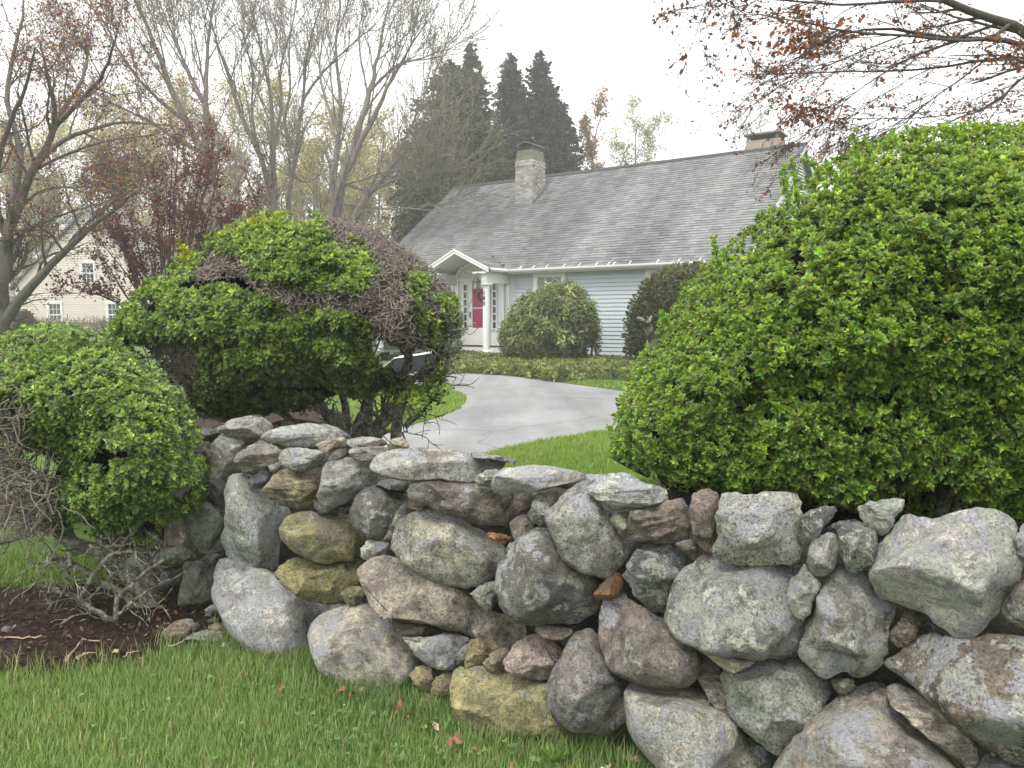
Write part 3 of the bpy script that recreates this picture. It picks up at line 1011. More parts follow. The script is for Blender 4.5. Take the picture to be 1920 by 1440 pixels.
wall = thing('stone_wall', (*((W0 + W1) / 2), 0.0), 'dry stone wall of lichened grey boulders and flat cap slabs beside the lawn', 'wall')
srng = np.random.default_rng(21)
for k, (s, c, shp, back, lich) in enumerate(WALL):
    q = P(s)
    cpt = q.mean(0)
    f, d = face_point(cpt)
    ext = (q.max(0) - q.min(0)) / FPX * f[1]
    sz = min(ext) * .5
    T = sz * (1.0 if shp == 'r' else .95) + .02
    if shp in 'f':
        T = max(T, .12)
    T = min(T, .24)
    centre = f + d * (T * .72 + back)
    V, F, centre = lump(q, centre, d, shp, srng, T)
    V = V + centre
    o = mk('stone', V - centre, F, M['stone'], wall, smooth=True, world=False)
    o.location = centre - wloc(wall)
    o.pass_index = 1 if shp == 'l' else 0
    cc = np.array(COL[c]) * np.exp(srng.normal() * .10) * (1 + srng.normal(size=3) * .03)
    o.color = (*cc, lich)

# packed rubble behind the face, coloured near black as shadow in the joints
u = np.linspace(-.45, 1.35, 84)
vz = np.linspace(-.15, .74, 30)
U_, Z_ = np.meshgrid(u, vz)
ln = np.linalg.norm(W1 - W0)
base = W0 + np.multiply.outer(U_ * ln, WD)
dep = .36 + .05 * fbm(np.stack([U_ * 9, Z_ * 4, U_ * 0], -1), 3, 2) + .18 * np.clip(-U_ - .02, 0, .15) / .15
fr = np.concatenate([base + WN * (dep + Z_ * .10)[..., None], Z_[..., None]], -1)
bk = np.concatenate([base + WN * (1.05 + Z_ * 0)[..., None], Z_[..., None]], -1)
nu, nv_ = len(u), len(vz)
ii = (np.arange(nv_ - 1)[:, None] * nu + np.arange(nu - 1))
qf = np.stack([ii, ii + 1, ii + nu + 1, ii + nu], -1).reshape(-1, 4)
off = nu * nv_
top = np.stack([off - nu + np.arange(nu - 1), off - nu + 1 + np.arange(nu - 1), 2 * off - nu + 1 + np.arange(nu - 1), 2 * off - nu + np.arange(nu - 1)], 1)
o = mk('rubble_shade_core', np.concatenate([fr.reshape(-1, 3), bk.reshape(-1, 3)]), [np.concatenate([qf, qf[:, ::-1] + off, top])], M['stone'], wall, smooth=True, kind='stuff')
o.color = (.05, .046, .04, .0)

# loose stones lying on the bed at the wall's foot
LOOSE = [('381,1143 401,1128 409,1137 402,1153 385,1162', 'w', 'b', 'angular whitish block leaning against the wall end boulder'),
         ('387,1163 405,1155 412,1168 400,1174 390,1172', 'l', 'b', 'grey green stone under the whitish block by the wall'),
         ('395,1177 409,1168 428,1174 430,1186 411,1187', 't', 'b', 'yellowish flat topped stone on the flat slab by the wall'),
         ('349,1183 367,1166 377,1177 361,1186', 'n', 'b', 'small pale pinkish stone on the mulch by the flat slab'),
         ('346,1195 371,1184 401,1179 429,1188 419,1202 381,1205', 'l', 'f', 'flat grey green slab half sunk in grass at the wall foot'),
         ('302,1186 330,1160 361,1158 364,1170 342,1200 322,1207', 't', 'b', 'tan brown angular rock half buried in the mulch'),
         ('306,1167 320,1167 321,1176 308,1177', 'n', 'r', 'tiny pale pebble on the mulch beside the tan rock'),
         ('412,1213 421,1203 430,1210 422,1217', 'w', 'r', 'small rounded pale pebble in the grass edge'),
         ('2,1180 14,1174 22,1182 14,1192 3,1190', 'g', 'b', 'small grey stone on the mulch near the grass tuft')]
for s, c, shp, lab in LOOSE:
    q = P(s)
    ft = np.array([[q[:, 0].mean(), q[:, 1].max()]])
    g = onZ(ft, .012)[0]
    d = unit(rays(q.mean(0))[0])
    ext = (q.max(0) - q.min(0)) / FPX * g[1]
    T = max(min(ext) * .55, .012)
    cen = np.array([0, 0, EYE]) + rays(q.mean(0))[0] * ((g[1] + T * .3) / rays(q.mean(0))[0][1])
    V, F, cen = lump(q, cen, d, shp, srng, T, 32, 9)
    o = mk('loose_stone', V, F, M['stone'], None, smooth=True, world=False)
    o.location = cen
    o.color = (*(np.array(COL[c]) * np.exp(srng.normal() * .1)), .25)
    tag(o, lab, 'stone', 'loose stones at the wall end')

# ------------------------------------------------------------------ the grey house
HO = np.array([-5.22, 27.95])
HE, HN = np.array([.817, -.5766]), np.array([.5766, .817])
HRZ = math.atan2(HE[1], HE[0])
ZE, ZR, HL, HW = 2.83, 6.61, 13.85, 10.0          # eave, ridge heights over the yard, length, width
SL = (ZR - ZE) / (HW / 2)
house = thing('house', (HO[0], HO[1], GZ), 'long low house with blue grey clapboards, grey shingle roof and white arched doorway', 'house', rz=HRZ)


def to_house(p):
    """world points -> house coordinates (along, in, height)"""
    p = np.asarray(p, float).reshape(-1, 3)
    q = p[:, :2] - HO
    return np.stack([q @ HE, q @ HN, p[:, 2] - GZ], 1)


def cast_house(px, n, d):
    """photo point -> house coordinates on plane n.x = d (house frame)"""
    ray = rays(px)[0]
    o = to_house([[0, 0, EYE]])[0]
    e = np.array([ray[:2] @ HE, ray[:2] @ HN, ray[2]])
    t = (d - o @ np.array(n)) / (e @ np.array(n))
    return o + e * t


FW = 0.32      # front wall plane
# wall body
g = Parts()
g.box((.2, FW, 0), (HL - .2, HW - .3, ZE - .05))
g.prism([(.2, FW + .1, ZE - .05), (.2, HW - .4, ZE - .05), (.2, HW / 2, ZR - .3)], (HL - .4, 0, 0))
g.make('wall', M['siding'], house)

# front openings (along0, along1, z0, z1)
OPEN = [(3.72, 6.22, 0, ZE), (7.02, 8.16, 1.1, 2.70), (10.82, 11.96, 1.1, 2.70), (1.3, 2.44, 1.1, 2.70)]
brng = np.random.default_rng(5)
z = .10
while z < ZE - .10:
    z1 = min(z + .118, ZE - .06)
    cuts = [.12]
    for a, b, c, d in sorted(OPEN):
        if c < z1 and d > z:
            cuts += [a, b]
    cuts.append(HL - .12)
    for a, b in zip(cuts[::2], cuts[1::2]):
        n = max(1, round((b - a) / 3.4))
        xs = np.r_[a, np.sort(a + (b - a) * (np.arange(1, n) + (brng.random(n - 1) - .5) * .5) / n), b] if n > 1 else np.array([a, b])
        for p, q in zip(xs[:-1], xs[1:]):
            j = brng.normal() * .0012
            g = Parts()
            g.hexa([(p + .0015, FW - .038 + j, z), (q - .0015, FW - .038 + j, z), (q - .0015, FW + .004, z), (p + .0015, FW + .004, z),
                    (p + .0015, FW - .012 + j, z1 + .004), (q - .0015, FW - .012 + j, z1 + .004), (q - .0015, FW + .004, z1 + .006), (p + .0015, FW + .004, z1 + .006)])
            g.make('clapboard', M['siding'], house)
    z = z1
# gable end boards
GS = HL - .2
z = .10
while z < ZR - .35:
    z1 = z + .125
    def lim(zz):
        k = max(0.0, (zz - ZE + .10) / SL)
        return max(.22, k + .05), min(HW - .22, HW - k - .05)
    a0, b0 = lim(z)
    a1, b1 = lim(z1)
    if b1 - a1 < .1:
        break
    g = Parts()
    g.hexa([(GS - .004, a0, z), (GS + .038, a0, z), (GS + .038, b0, z), (GS - .004, b0, z),
            (GS - .004, a1, z1 + .006), (GS + .010, a1, z1 + .006), (GS + .010, b1, z1 + .006), (GS - .004, b1, z1 + .006)])
    g.make('clapboard', M['siding'], house)
    z = z1


def window_part(parent, frame, s0, s1, z0, z1, nx, ny, mat, glass, name='window', deep=.05, case=.11):
    """frame(s, out, z) -> local point; casing, sashes, muntins in one mesh, each pane a mesh under it"""
    g = Parts()
    def bx(a0, a1, o0, o1, b0, b1):
        g.hexa([frame(a0, o0, b0), frame(a1, o0, b0), frame(a1, o1, b0), frame(a0, o1, b0),
                frame(a0, o0, b1), frame(a1, o0, b1), frame(a1, o1, b1), frame(a0, o1, b1)])
    c = case
    bx(s0, s0 + c, -.01, deep, z0 + .001, z1 - c)
    bx(s1 - c, s1, -.01, deep, z0 + .001, z1 - c)
    bx(s0 - .015, s1 + .015, -.01, deep + .012, z1 - c, z1)
    bx(s0 - .04, s1 + .04, -.01, deep + .04, z0 - .05, z0)
    si0, si1, zi0, zi1 = s0 + c, s1 - c, z0, z1 - c
    zm = (zi0 + zi1) / 2
    f = .035
    for za, zb, o in ((zi0, zm, .012), (zm, zi1, .022)):
        bx(si0, si0 + f, o - .02, o + .012, za, zb)
        bx(si1 - f, si1, o - .02, o + .012, za, zb)
        bx(si0 + f, si1 - f, o - .02, o + .011, za, za + f)
        bx(si0 + f, si1 - f, o - .02, o + .011, zb - f, zb)
        for i in range(1, nx):
            x = si0 + f + (si1 - si0 - 2 * f) * i / nx
            bx(x - .01, x + .01, o - .015, o + .008, za + f, zb - f)
        for j in range(1, ny):
            y = za + f + (zb - za - 2 * f) * j / ny
            bx(si0 + f, si1 - f, o - .014, o + .007, y - .01, y + .01)
    w = g.make(name, mat, parent)
    for za, zb, o in ((zi0, zm, .012), (zm, zi1, .022)):
        for i in range(nx):
            for j in range(ny):
                xa = si0 + f + (si1 - si0 - 2 * f) * i / nx
                xb = si0 + f + (si1 - si0 - 2 * f) * (i + 1) / nx
                ya = za + f + (zb - za - 2 * f) * j / ny
                yb = za + f + (zb - za - 2 * f) * (j + 1) / ny
                q = Parts()
                o2 = o - .006
                q.hexa([frame(xa, o2 - .004, ya), frame(xb, o2 - .004, ya), frame(xb, o2, ya), frame(xa, o2, ya),
                        frame(xa, o2 - .004, yb), frame(xb, o2 - .004, yb), frame(xb, o2, yb), frame(xa, o2, yb)])
                q.make('pane', glass, w)
    return w


fr_front = lambda s, o, z: (s, FW - .012 - o, z)
for a, b, c, d in OPEN[1:]:
    window_part(house, fr_front, a, b, c, d, 3, 2, M['white'], M['glass_lit'])
fr_gable = lambda s, o, z: (GS + o, s, z)
window_part(house, fr_gable, 4.35, 5.45, 3.7, 5.25, 2, 2, M['white'], M['glass'])
# louvre vent in the peak
g = Parts()
g.prism([(GS + .03, 5.0 - .62, 5.42), (GS + .03, 5.0 + .62, 5.42), (GS + .03, 5.0, 6.12)], (.012, 0, 0))
vent = g.make('gable_vent', M['black_rim'], house)
for k in range(7):
    zz = 5.46 + k * .09
    hw = .56 * (1 - (zz - 5.42) / .72)
    if hw > .04:
        q = Parts()
        q.hexa([(GS + .043, 5 - hw, zz), (GS + .075, 5 - hw, zz - .02), (GS + .075, 5 + hw, zz - .02), (GS + .043, 5 + hw, zz),
                (GS + .043, 5 - hw, zz + .05), (GS + .075, 5 - hw, zz + .012), (GS + .075, 5 + hw, zz + .012), (GS + .043, 5 + hw, zz + .05)])
        q.make('slat', M['offwhite'], vent)

# roof deck, rake and ridge trim
PORT0, PORT1, PORTW = 3.70, 6.16, .78            # the porch roof opens the eave here
g = Parts()
def deck(s0, s1, w0):
    z0 = ZE - .03 + SL * (w0 + .02) * (w0 > 0)
    g.prism([(s0, w0, z0), (s0, HW / 2, ZR), (s0, HW / 2, ZR - .14), (s0, w0, z0 - .12)], (s1 - s0, 0, 0))
deck(0, PORT0, -.02)
deck(PORT0 + .002, PORT1 - .002, PORTW)
deck(PORT1, HL, -.02)
g.prism([(0, HW + .02, ZE - .03), (0, HW / 2, ZR), (0, HW / 2, ZR - .14), (0, HW + .02, ZE - .15)], (HL, 0, 0))
roof = g.make('roof', M['shingle'], house)
for s0, nm in ((HL + .001, 1), (-.026, 0)):
    g = Parts()
    for w0, w1 in ((-.05, HW / 2), (HW + .05, HW / 2)):
        z0 = ZE - .04
        g.prism([(s0, w0, z0 - .14), (s0, w1, ZR - .17 + .0), (s0, w1, ZR + .005), (s0, w0, z0 + .015)], (.025, 0, 0))
    g.make('rake_board', M['offwhite'], house)

TH = math.atan(SL)
ct, st_ = math.cos(TH), math.sin(TH)
EXP = .142
SLEN = (HW / 2) / ct


def chimney_geom():
    c = cast_house([[998, 384]], (0, -SL, 1.0), ZE)
    return c


CH = chimney_geom()
ch_s0, ch_s1, ch_w0, ch_w1 = CH[0] - .74, CH[0], CH[1], CH[1] + .86


def tab(s0, s1, a0, lift):
    """one shingle tab on the front slope: box with exposed butt edge"""
    def pt(s, a, h):
        return (s, a * ct - h * st_, ZE + a * st_ + h * ct)
    a1 = a0 + EXP + .02
    return [pt(s0, a0, .002), pt(s1, a0, .002), pt(s1, a1, -.001), pt(s0, a1, -.001),
            pt(s0, a0, lift), pt(s1, a0, lift), pt(s1, a1, .004), pt(s0, a1, .004)]


tabs = []
shr = np.random.default_rng(3)
a, k = -.03, 0
while a < SLEN - .05:
    s = -.03 - .30 * shr.random()
    while s < HL + .02:
        w = .30 if shr.random() < .75 else .22 + .16 * shr.random()
        s0, s1 = max(s, -.03), min(s + w, HL + .03)
        if s1 - s0 > .04:
            tabs.append((s0 + .003, s1 - .003, a + shr.normal() * .003, .015 + .008 * shr.random()))
        s += w
    a += EXP
    k += 1
# the 300 that show largest (closest to the street, not hidden by the hedge) are single shingles, the rest one mass
tabs = [t for t in tabs if not (ch_s0 - .02 < t[0] and t[1] < ch_s1 + .02 and ch_w0 < t[2] * ct < ch_w1 - .1)]
tabs = [t for t in tabs if not (PORT0 - .05 < (t[0] + t[1]) / 2 < PORT1 + .05 and t[2] * ct < .66 - (abs((t[0] + t[1]) / 2 - 4.93) / 1.25) * .80)]
def rank(t):
    if t[0] > 12.7 or t[1] < 7.2 or (t[2] < .6 and t[0] > 10.0):
        return 1e9
    return -t[0] + abs(t[2] - 1.6) * .4
order = sorted(range(len(tabs)), key=lambda i: rank(tabs[i]))
single = set(order[:300])
g = Parts()
for i, t in enumerate(tabs):
    if i in single:
        q = Parts()
        q.hexa(tab(*t))
        q.make('shingle', M['shingle'], roof)
    else:
        g.hexa(tab(*t))
for a in np.arange(0, SLEN, .30):                    # the slope turned away from the street
    w0, w1 = HW - a * ct, HW - (a + .3) * ct
    g.hexa([(0, w0 + .002, ZE + a * st_), (HL, w0 + .002, ZE + a * st_), (HL, max(w1, HW / 2), ZE + (a + .3) * st_ - .01), (0, max(w1, HW / 2), ZE + (a + .3) * st_ - .01),
            (0, w0 + .012, ZE + a * st_ + .015), (HL, w0 + .012, ZE + a * st_ + .015), (HL, max(w1, HW / 2) + .003, min(ZE + (a + .3) * st_, ZR) + .004), (0, max(w1, HW / 2) + .003, min(ZE + (a + .3) * st_, ZR) + .004)])
g.make('shingle_courses', M['shingle'], roof, kind='stuff')
g = Parts()
for k in range(52):
    s0 = -.02 + k * HL / 52
    g.hexa([(s0, HW / 2 - .13, ZR - .055), (s0 + HL / 52 - .004, HW / 2 - .13, ZR - .055), (s0 + HL / 52 - .004, HW / 2 + .13, ZR - .055), (s0, HW / 2 + .13, ZR - .055),
            (s0, HW / 2 - .02, ZR + .05), (s0 + HL / 52 - .004, HW / 2 - .02, ZR + .035), (s0 + HL / 52 - .004, HW / 2 + .02, ZR + .035), (s0, HW / 2 + .02, ZR + .05)])
g.make('ridge_cap', M['black_rim'], roof)

# gutter with its straps, soffit, downspout
def gutter(s0, s1, name='gutter'):
    g = Parts()
    pr = [(-.03, .02), (-.03, -.085), (-.105, -.085), (-.145, -.03), (-.145, .02), (-.125, .02), (-.125, -.02), (-.10, -.062), (-.05, -.062), (-.05, .02)]
    n = len(pr)
    V = [(s, w - .0, ZE - .035 + zz) for s in (s0, s1) for w, zz in pr]
    q = [(i, (i + 1) % n, n + (i + 1) % n, n + i) for i in range(n)]
    caps = [(0, 1, 8, 9), (1, 2, 7, 8), (2, 3, 6, 7), (3, 4, 5, 6)]
    q += caps + [tuple(n + i for i in reversed(c)) for c in caps]
    g.add(V, np.array(q))
    return g.make(name, M['offwhite'], house)


gut = gutter(6.16, HL)
gutter(0, 3.63)
for px in (1086, 1118, 1141, 1152, 1181, 1233, 1273, 1312, 952 + 24, 1000, 1025, 1057):
    c = cast_house([[px, 500]], (0, 1, 0), -.06)
    g = Parts()
    g.tube([(c[0], -.10, ZE - .02), (c[0], -.07, ZE + .03), (c[0], -.02, ZE + .055), (c[0], .04, ZE + .07)], .014, 5)
    g.make('gutter_strap', M['white'], gut)
g = Parts()
g.box((.02, -.03, ZE - .155), (PORT0 - .02, FW - .001, ZE - .125))
g.box((PORT1 + .02, -.03, ZE - .155), (HL - .02, FW - .001, ZE - .125))
g.make('soffit', M['offwhite'], house)
c = cast_house([[951, 540]], (0, 1, 0), FW - .06)
g = Parts()
g.tube(smooth_line([(c[0] - .24, -.09, ZE - .12), (c[0] - .24, -.09, ZE - .24), (c[0] - .02, FW - .07, ZE - .42), (c[0], FW - .07, ZE - .55), (c[0], FW - .07, .2)], 24, 2), .042, 10)
g.make('downspout', M['offwhite'], house, smooth=True)
g = Parts()
g.box((6.24, FW - .035, .1), (6.30, FW, ZE - .155))
g.box((HL - .2, FW - .04, .06), (HL - .10, FW + .02, ZE - .155))
g.make('corner_board', M['offwhite'], house)
g = Parts()
g.box((.1, FW - .01, -.3), (HL - .12, FW + .05, .10))
g.make('foundation', M['concrete'], house)


# chimneys of single bricks joined into one part each
def chimney(s0, s1, w0, w1, zb, zt, mat, cap_h, name='chimney', capmat=None):
    core = Parts()
    core.box((s0 + .02, w0 + .02, zb), (s1 - .02, w1 - .02, zt - .005))
    ch = core.make(name, M['concrete'], house)
    g = Parts()
    r = np.random.default_rng(9)
    zc, row = zb, 0
    while zc < zt - .02:
        o = .03 if zt - .24 < zc < zt - .10 else 0.0
        for axis in range(4):
            A, B = ((s0 - o, s1 + o) if axis < 2 else (w0 - o, w1 + o))
            x = A - (.105 if row % 2 else 0)
            while x < B - .01:
                p, q = max(x, A), min(x + .2, B)
                jj = r.normal() * .003
                if q - p > .03:
                    if axis == 0:
                        g.box((p + .004, w0 - o + jj, zc), (q - .004, w0 + .05, zc + .062))
                    elif axis == 1:
                        g.box((p + .004, w1 - .05, zc), (q - .004, w1 + o + jj, zc + .062))
                    elif axis == 2:
                        g.box((s1 - .05, p + .054, zc), (s1 + o + jj, q - .054 if q > B - .02 else q - .004, zc + .062))
                    else:
                        g.box((s0 - o + jj, p + .054, zc), (s0 + .05, q - .054 if q > B - .02 else q - .004, zc + .062))
                x += .21
        zc += .072
        row += 1
    g.make('bricks', mat, ch, kind='stuff')
    g = Parts()
    i = .12
    g.hexa([(s0 + .015, w0 + .015, zt), (s1 - .015, w0 + .015, zt), (s1 - .015, w1 - .015, zt), (s0 + .015, w1 - .015, zt),
            (s0 + i * .5, w0 + i * .5, zt + cap_h), (s1 - i * .5, w0 + i * .5, zt + cap_h), (s1 - i * .5, w1 - i * .5, zt + cap_h), (s0 + i * .5, w1 - i * .5, zt + cap_h)])
    g.make('chimney_cap', capmat or M['cap_concrete'], ch)
    return ch


yb = to_house(atY([[998, 300]], (HO + HE * ch_s1 + HN * ch_w0)[1]))[0]
zt1 = yb[2]
ch1 = chimney(ch_s0, ch_s1, ch_w0, ch_w1, ZE + SL * ch_w0 - .05, zt1, M['brick_white'], .40)
g = Parts()
g.box((ch_s0 + .1, ch_w0 + .1, zt1 + .39), (ch_s1 - .1, ch_w1 - .1, zt1 + .54))
g.make('flue', M['metal_dark'], ch1)
g = Parts()
sm, e = (ch_s0 + ch_s1) / 2, .04
g.prism([(ch_s0 + .02, ch_w0 + .02, zt1 + .56), (ch_s0 + .02, ch_w1 - .02, zt1 + .56), (sm, ch_w1 - .02, zt1 + .68), (sm, ch_w0 + .02, zt1 + .68)], (0, 0, .02))
g.prism([(ch_s1 - .02, ch_w0 + .02, zt1 + .56), (sm + .002, ch_w0 + .02, zt1 + .68), (sm + .002, ch_w1 - .02, zt1 + .68), (ch_s1 - .02, ch_w1 - .02, zt1 + .56)], (0, 0, .02))
g.make('rain_lid', M['metal_grey'], ch1)
g = Parts()
for k in range(9):
    w = ch_w0 + k * .095
    g.box((ch_s1 + .002, w, ZE + SL * w - .02), (ch_s1 + .012, w + .12, ZE + SL * (w + .1) + .09))
    g.box((ch_s0 - .012, w, ZE + SL * w - .02), (ch_s0 - .002, w + .12, ZE + SL * (w + .1) + .09))
g.box((ch_s0 - .01, ch_w0 - .012, ZE + SL * ch_w0 - .03), (ch_s1 + .01, ch_w0 - .003, ZE + SL * ch_w0 + .12))
g.make('flashing', M['metal_grey'], ch1)
c2 = cast_house([[1395, 291]], (0, 1, 0), 6.3)
zt2 = to_house(atY([[1395, 281]], (HO + HE * c2[0] + HN * 6.3)[1]))[0][2]
ch2 = chimney(c2[0], c2[0] + 1.15, 6.3, 7.2, ZR - 1.6, zt2, M['brick_tan'], .28, capmat=M['brick_tan'])
g = Parts()
for a_, b_ in ((.06, .06), (1.03, .06), (.06, .78), (1.03, .78)):
    g.box((c2[0] + a_, 6.3 + b_, zt2 + .27), (c2[0] + a_ + .06, 6.3 + b_ + .06, zt2 + .44))
g.box((c2[0] - .02, 6.26, zt2 + .441), (c2[0] + 1.17, 7.24, zt2 + .50))
g.make('cap_slab', M['concrete'], ch2)

# ---- portico
PC, PH, PW = 4.93, 1.25, -1.0
ZP, ZPE = 3.39, 2.80
g = Parts()
for sg in (-1, 1):
    g.prism([(PC, PW, ZP), (PC + sg * PH, PW, ZPE), (PC + sg * PH, PW, ZPE - .07), (PC, PW, ZP - .08)], (0, 1.0 - PW, 0))
port = g.make('portico', M['offwhite'], house)
g = Parts()
slp = math.hypot(PH, ZP - ZPE)
for sg in (-1, 1):
    a = 0.0
    while a < slp - .02:
        fx0, fx1 = 1 - a / slp, 1 - min(a + .15, slp) / slp
        w = PW - .03
        wend = max(.05, (ZPE + (ZP - ZPE) * (a / slp) - ZE) / SL + .35)
        while w < wend:
            w1 = min(w + .28, wend)
            x0, x1 = PC + sg * PH * fx0, PC + sg * PH * fx1
            z0, z1 = ZPE + (ZP - ZPE) * (1 - fx0), ZPE + (ZP - ZPE) * (1 - fx1)
            V = [(x0, w + .003, z0 + .002), (x0, w1 - .003, z0 + .002), (x1, w1 - .003, z1 + .002), (x1, w + .003, z1 + .002),
                 (x0 + sg * .004, w + .003, z0 + .018), (x0 + sg * .004, w1 - .003, z0 + .018), (x1, w1 - .003, z1 + .008), (x1, w + .003, z1 + .008)]
            g.hexa(V)
            w = w1
        a += .138
g.make('portico_shingles', M['shingle'], port, kind='stuff')
g = Parts()
for sg in (-1, 1):
    g.prism([(PC, PW - .05, ZP + .03), (PC + sg * (PH + .06), PW - .05, ZPE + .0), (PC + sg * (PH + .06), PW - .05, ZPE - .11), (PC, PW - .05, ZP - .085)], (0, .047, 0))
    g.prism([(PC, PW - .08, ZP + .055), (PC + sg * (PH + .08), PW - .08, ZPE + .022), (PC + sg * (PH + .08), PW - .08, ZPE - .02), (PC, PW - .08, ZP + .01)], (0, .028, 0))
g.make('rake_board', M['white'], port)
for sg in (-1, 1):                                # side beams and their returns
    g = Parts()
    x = PC + sg * 1.07
    g.box((x - .10, PW + .06, ZPE - .42), (x + .10, FW - .03, ZPE - .08))
    g.box((x - .12 if sg > 0 else x - .14, PW - .02, ZPE - .14), (x + .14 if sg > 0 else x + .12, PW + .30, ZPE - .079))
    g.box((x - sg * .40, PW - .015, ZPE - .135), (x - sg * .13, PW + .12, ZPE - .082)) if sg < 0 else g.box((x - .40, PW - .015, ZPE - .135), (x - .121, PW + .12, ZPE - .082))
    g.make('beam', M['offwhite'], port)
g = Parts()
g.tube([(PC + PH + .07, PW, ZPE - .03), (PC + PH + .07, -.12, ZPE - .03)], .06, 8)
g.make('side_gutter', M['offwhite'], port)
for sg in (-1, 1):
    x = PC + sg * 1.05
    g = Parts()
    zb, ztp = .17, ZPE - .421
    g.box((x - .15, -.95, zb), (x + .15, -.65, zb + .05))
    g.lathe([(.145, zb + .05), (.15, zb + .08), (.135, zb + .11), (.115, zb + .14), (.11, zb + .2), (.108, 1.2), (.096, ztp - .16), (.105, ztp - .13), (.096, ztp - .12), (.10, ztp - .09), (.13, ztp - .06)], (x, -.8, 0), 24)
    g.box((x - .14, -.94, ztp - .06), (x + .14, -.66, ztp))
    col = g.make('column', M['white'], port, smooth=False)
    if sg > 0:                                     # house number down the column
        for i, ch in enumerate('180'):
            cu = bpy.data.curves.new('digit', 'FONT')
            cu.body = ch
            cu.size = .165
            cu.extrude = .006
            cu.align_x = 'CENTER'
            cu.materials.append(M['metal_dark'])
            ob = bpy.data.objects.new('digit', cu)
            ob = bpy.data.objects.new('digit', bpy.data.meshes.new_from_object(ob))
            link(ob, col)
            ang = 0.0                              # on the front of the column
            ob.location = (x + .112 * math.sin(ang), -.8 - .112 * math.cos(ang), 2.02 - .165 * i)
            ob.rotation_euler = (math.pi / 2, 0, ang)
# porch floor: bricks, one part each on the front edge, and the step
g = Parts()
g.box((3.62, -1.08, -.05), (6.24, FW - .02, .105))
porch = g.make('porch_floor', M['concrete'], house)
for i in range(12):
    for j in range(2):
        q = Parts()
        x0 = 3.60 + i * .222 - (.111 if j else 0)
        q.box((max(x0, 3.58) + .005, -1.10, .0 + j * .087), (min(x0 + .222, 6.26) - .005, -.99, .08 + j * .087))
        q.make('brick', M['brick_red'], porch)
for i in range(12):
    for j in range(5):
        q = Parts()
        q.box((3.62 + i * .219, -.985 + j * .252, .106), (3.62 + i * .219 + .21, -.985 + j * .252 + .244, .165))
        q.make('brick', M['brick_red'], porch)
g = Parts()
g.box((3.95, FW - .16, .165), (5.91, FW - .01, .375))
g.make('door_step', M['white'], house)
g = Parts()
g.box((3.95, FW - .18, .376), (5.91, FW - .01, .41))
g.make('threshold', M['metal_dark'], house)

# ---- arched doorway
DC, HALF, SPR, RISE = 4.90, .90, 2.57, .50
an = np.linspace(0, math.pi, 33)
g = Parts()
A = [(DC + (HALF - .02) * math.cos(t), FW - .02, SPR + (RISE - .02) * math.sin(t)) for t in an] + [(DC - HALF + .02, FW - .02, .41), (DC + HALF - .02, FW - .02, .41)]
g.prism(A, (0, .03, 0))
surr = g.make('door_surround', M['white'], house)
g = Parts()
for t0, t1 in zip(an[:-1], an[1:]):
    V = []
    for w in (FW - .10, FW - .0):
        for (r, t) in ((HALF - .03, t0), (HALF - .03, t1), (HALF + .11, t1), (HALF + .11, t0)):
            V.append((DC + r * math.cos(t), w, SPR + (RISE + (r - HALF)) * math.sin(t)))
    g.hexa(V)
for sg in (-1, 1):
    x0, x1 = sorted((DC + sg * (HALF - .03), DC + sg * (HALF + .11)))
    g.box((x0, FW - .10, .41), (x1, FW - .0, SPR - .001))
g.make('arch_casing', M['white'], surr)
g = Parts()
g.box((DC - HALF + .03, FW - .085, SPR - .06), (DC + HALF - .03, FW - .02, SPR + .015))
g.make('transom_bar', M['white'], surr)
g = Parts()
A = [(DC + .80 * math.cos(t), FW - .032, SPR + .03 + .40 * math.sin(t)) for t in an]
g.prism(A, (0, .01, 0))
fan = g.make('fanlight', M['offwhite'], surr)
for k in range(11):
    t = math.pi * (k + .5) / 11
    dt = .068
    def fp(r, tt, o):
        return (DC + r * .80 * math.cos(tt), FW - .034 - o, SPR + .035 + r * .40 * math.sin(tt))
    q = Parts()
    q.hexa([fp(.2, t - dt, 0), fp(.88, t - dt, 0), fp(.88, t + dt, 0), fp(.2, t + dt, 0),
            fp(.2, t - dt * .5, .022), fp(.88, t - dt * .75, .035), fp(.88, t + dt * .75, .035), fp(.2, t + dt * .5, .022)])
    q.make('fan_rib', M['white'], fan)
g = Parts()
for sg in (-1, 1):
    g.box((DC + sg * 1.14 - .07, FW - .08, .12), (DC + sg * 1.14 + .07, FW - .0, ZPE - .43))
g.make('pilaster', M['white'], house)
g = Parts()
g.box((3.66, FW - .012, .1), (6.24, FW + .001, ZE - .16))
g.prism([(PC - PH + .05, FW - .012, ZE - .159), (PC + PH - .05, FW - .012, ZE - .159), (PC + .1, FW - .012, ZP - .12), (PC - .1, FW - .012, ZP - .12)], (0, .4, 0))
g.make('porch_wall', M['offwhite'], house)
# storm door with the red door behind its glass
g = Parts()
d0, d1, zb, ztp = DC - .44, DC + .44, .415, 2.485
gl0, gl1, gz0, gz1 = DC - .29, DC + .29, .98, 2.26
o0, o1 = FW - .075, FW - .035
g.box((d0, o0, zb), (gl0, o1, ztp))
g.box((gl1, o0, zb), (d1, o1, ztp))
g.box((gl0, o0, gz1), (gl1, o1, ztp))
g.box((gl0, o0, zb), (gl1, o1, gz0))
g.box((gl0, o0 + .004, 1.61), (gl1, o1, 1.645))
g.box((gl0 + .0, o0 - .008, .52), (gl1, o0, .70))
g.box((gl0 + .0, o0 - .008, .75), (gl1, o0, .90))
door = g.make('door', M['white'], house)
for za, zc in ((gz0, 1.61), (1.645, gz1)):
    g = Parts()
    g.box((gl0, o0 + .018, za), (gl1, o0 + .024, zc))
    g.make('red_panel', M['door_red'], door)
g = Parts()
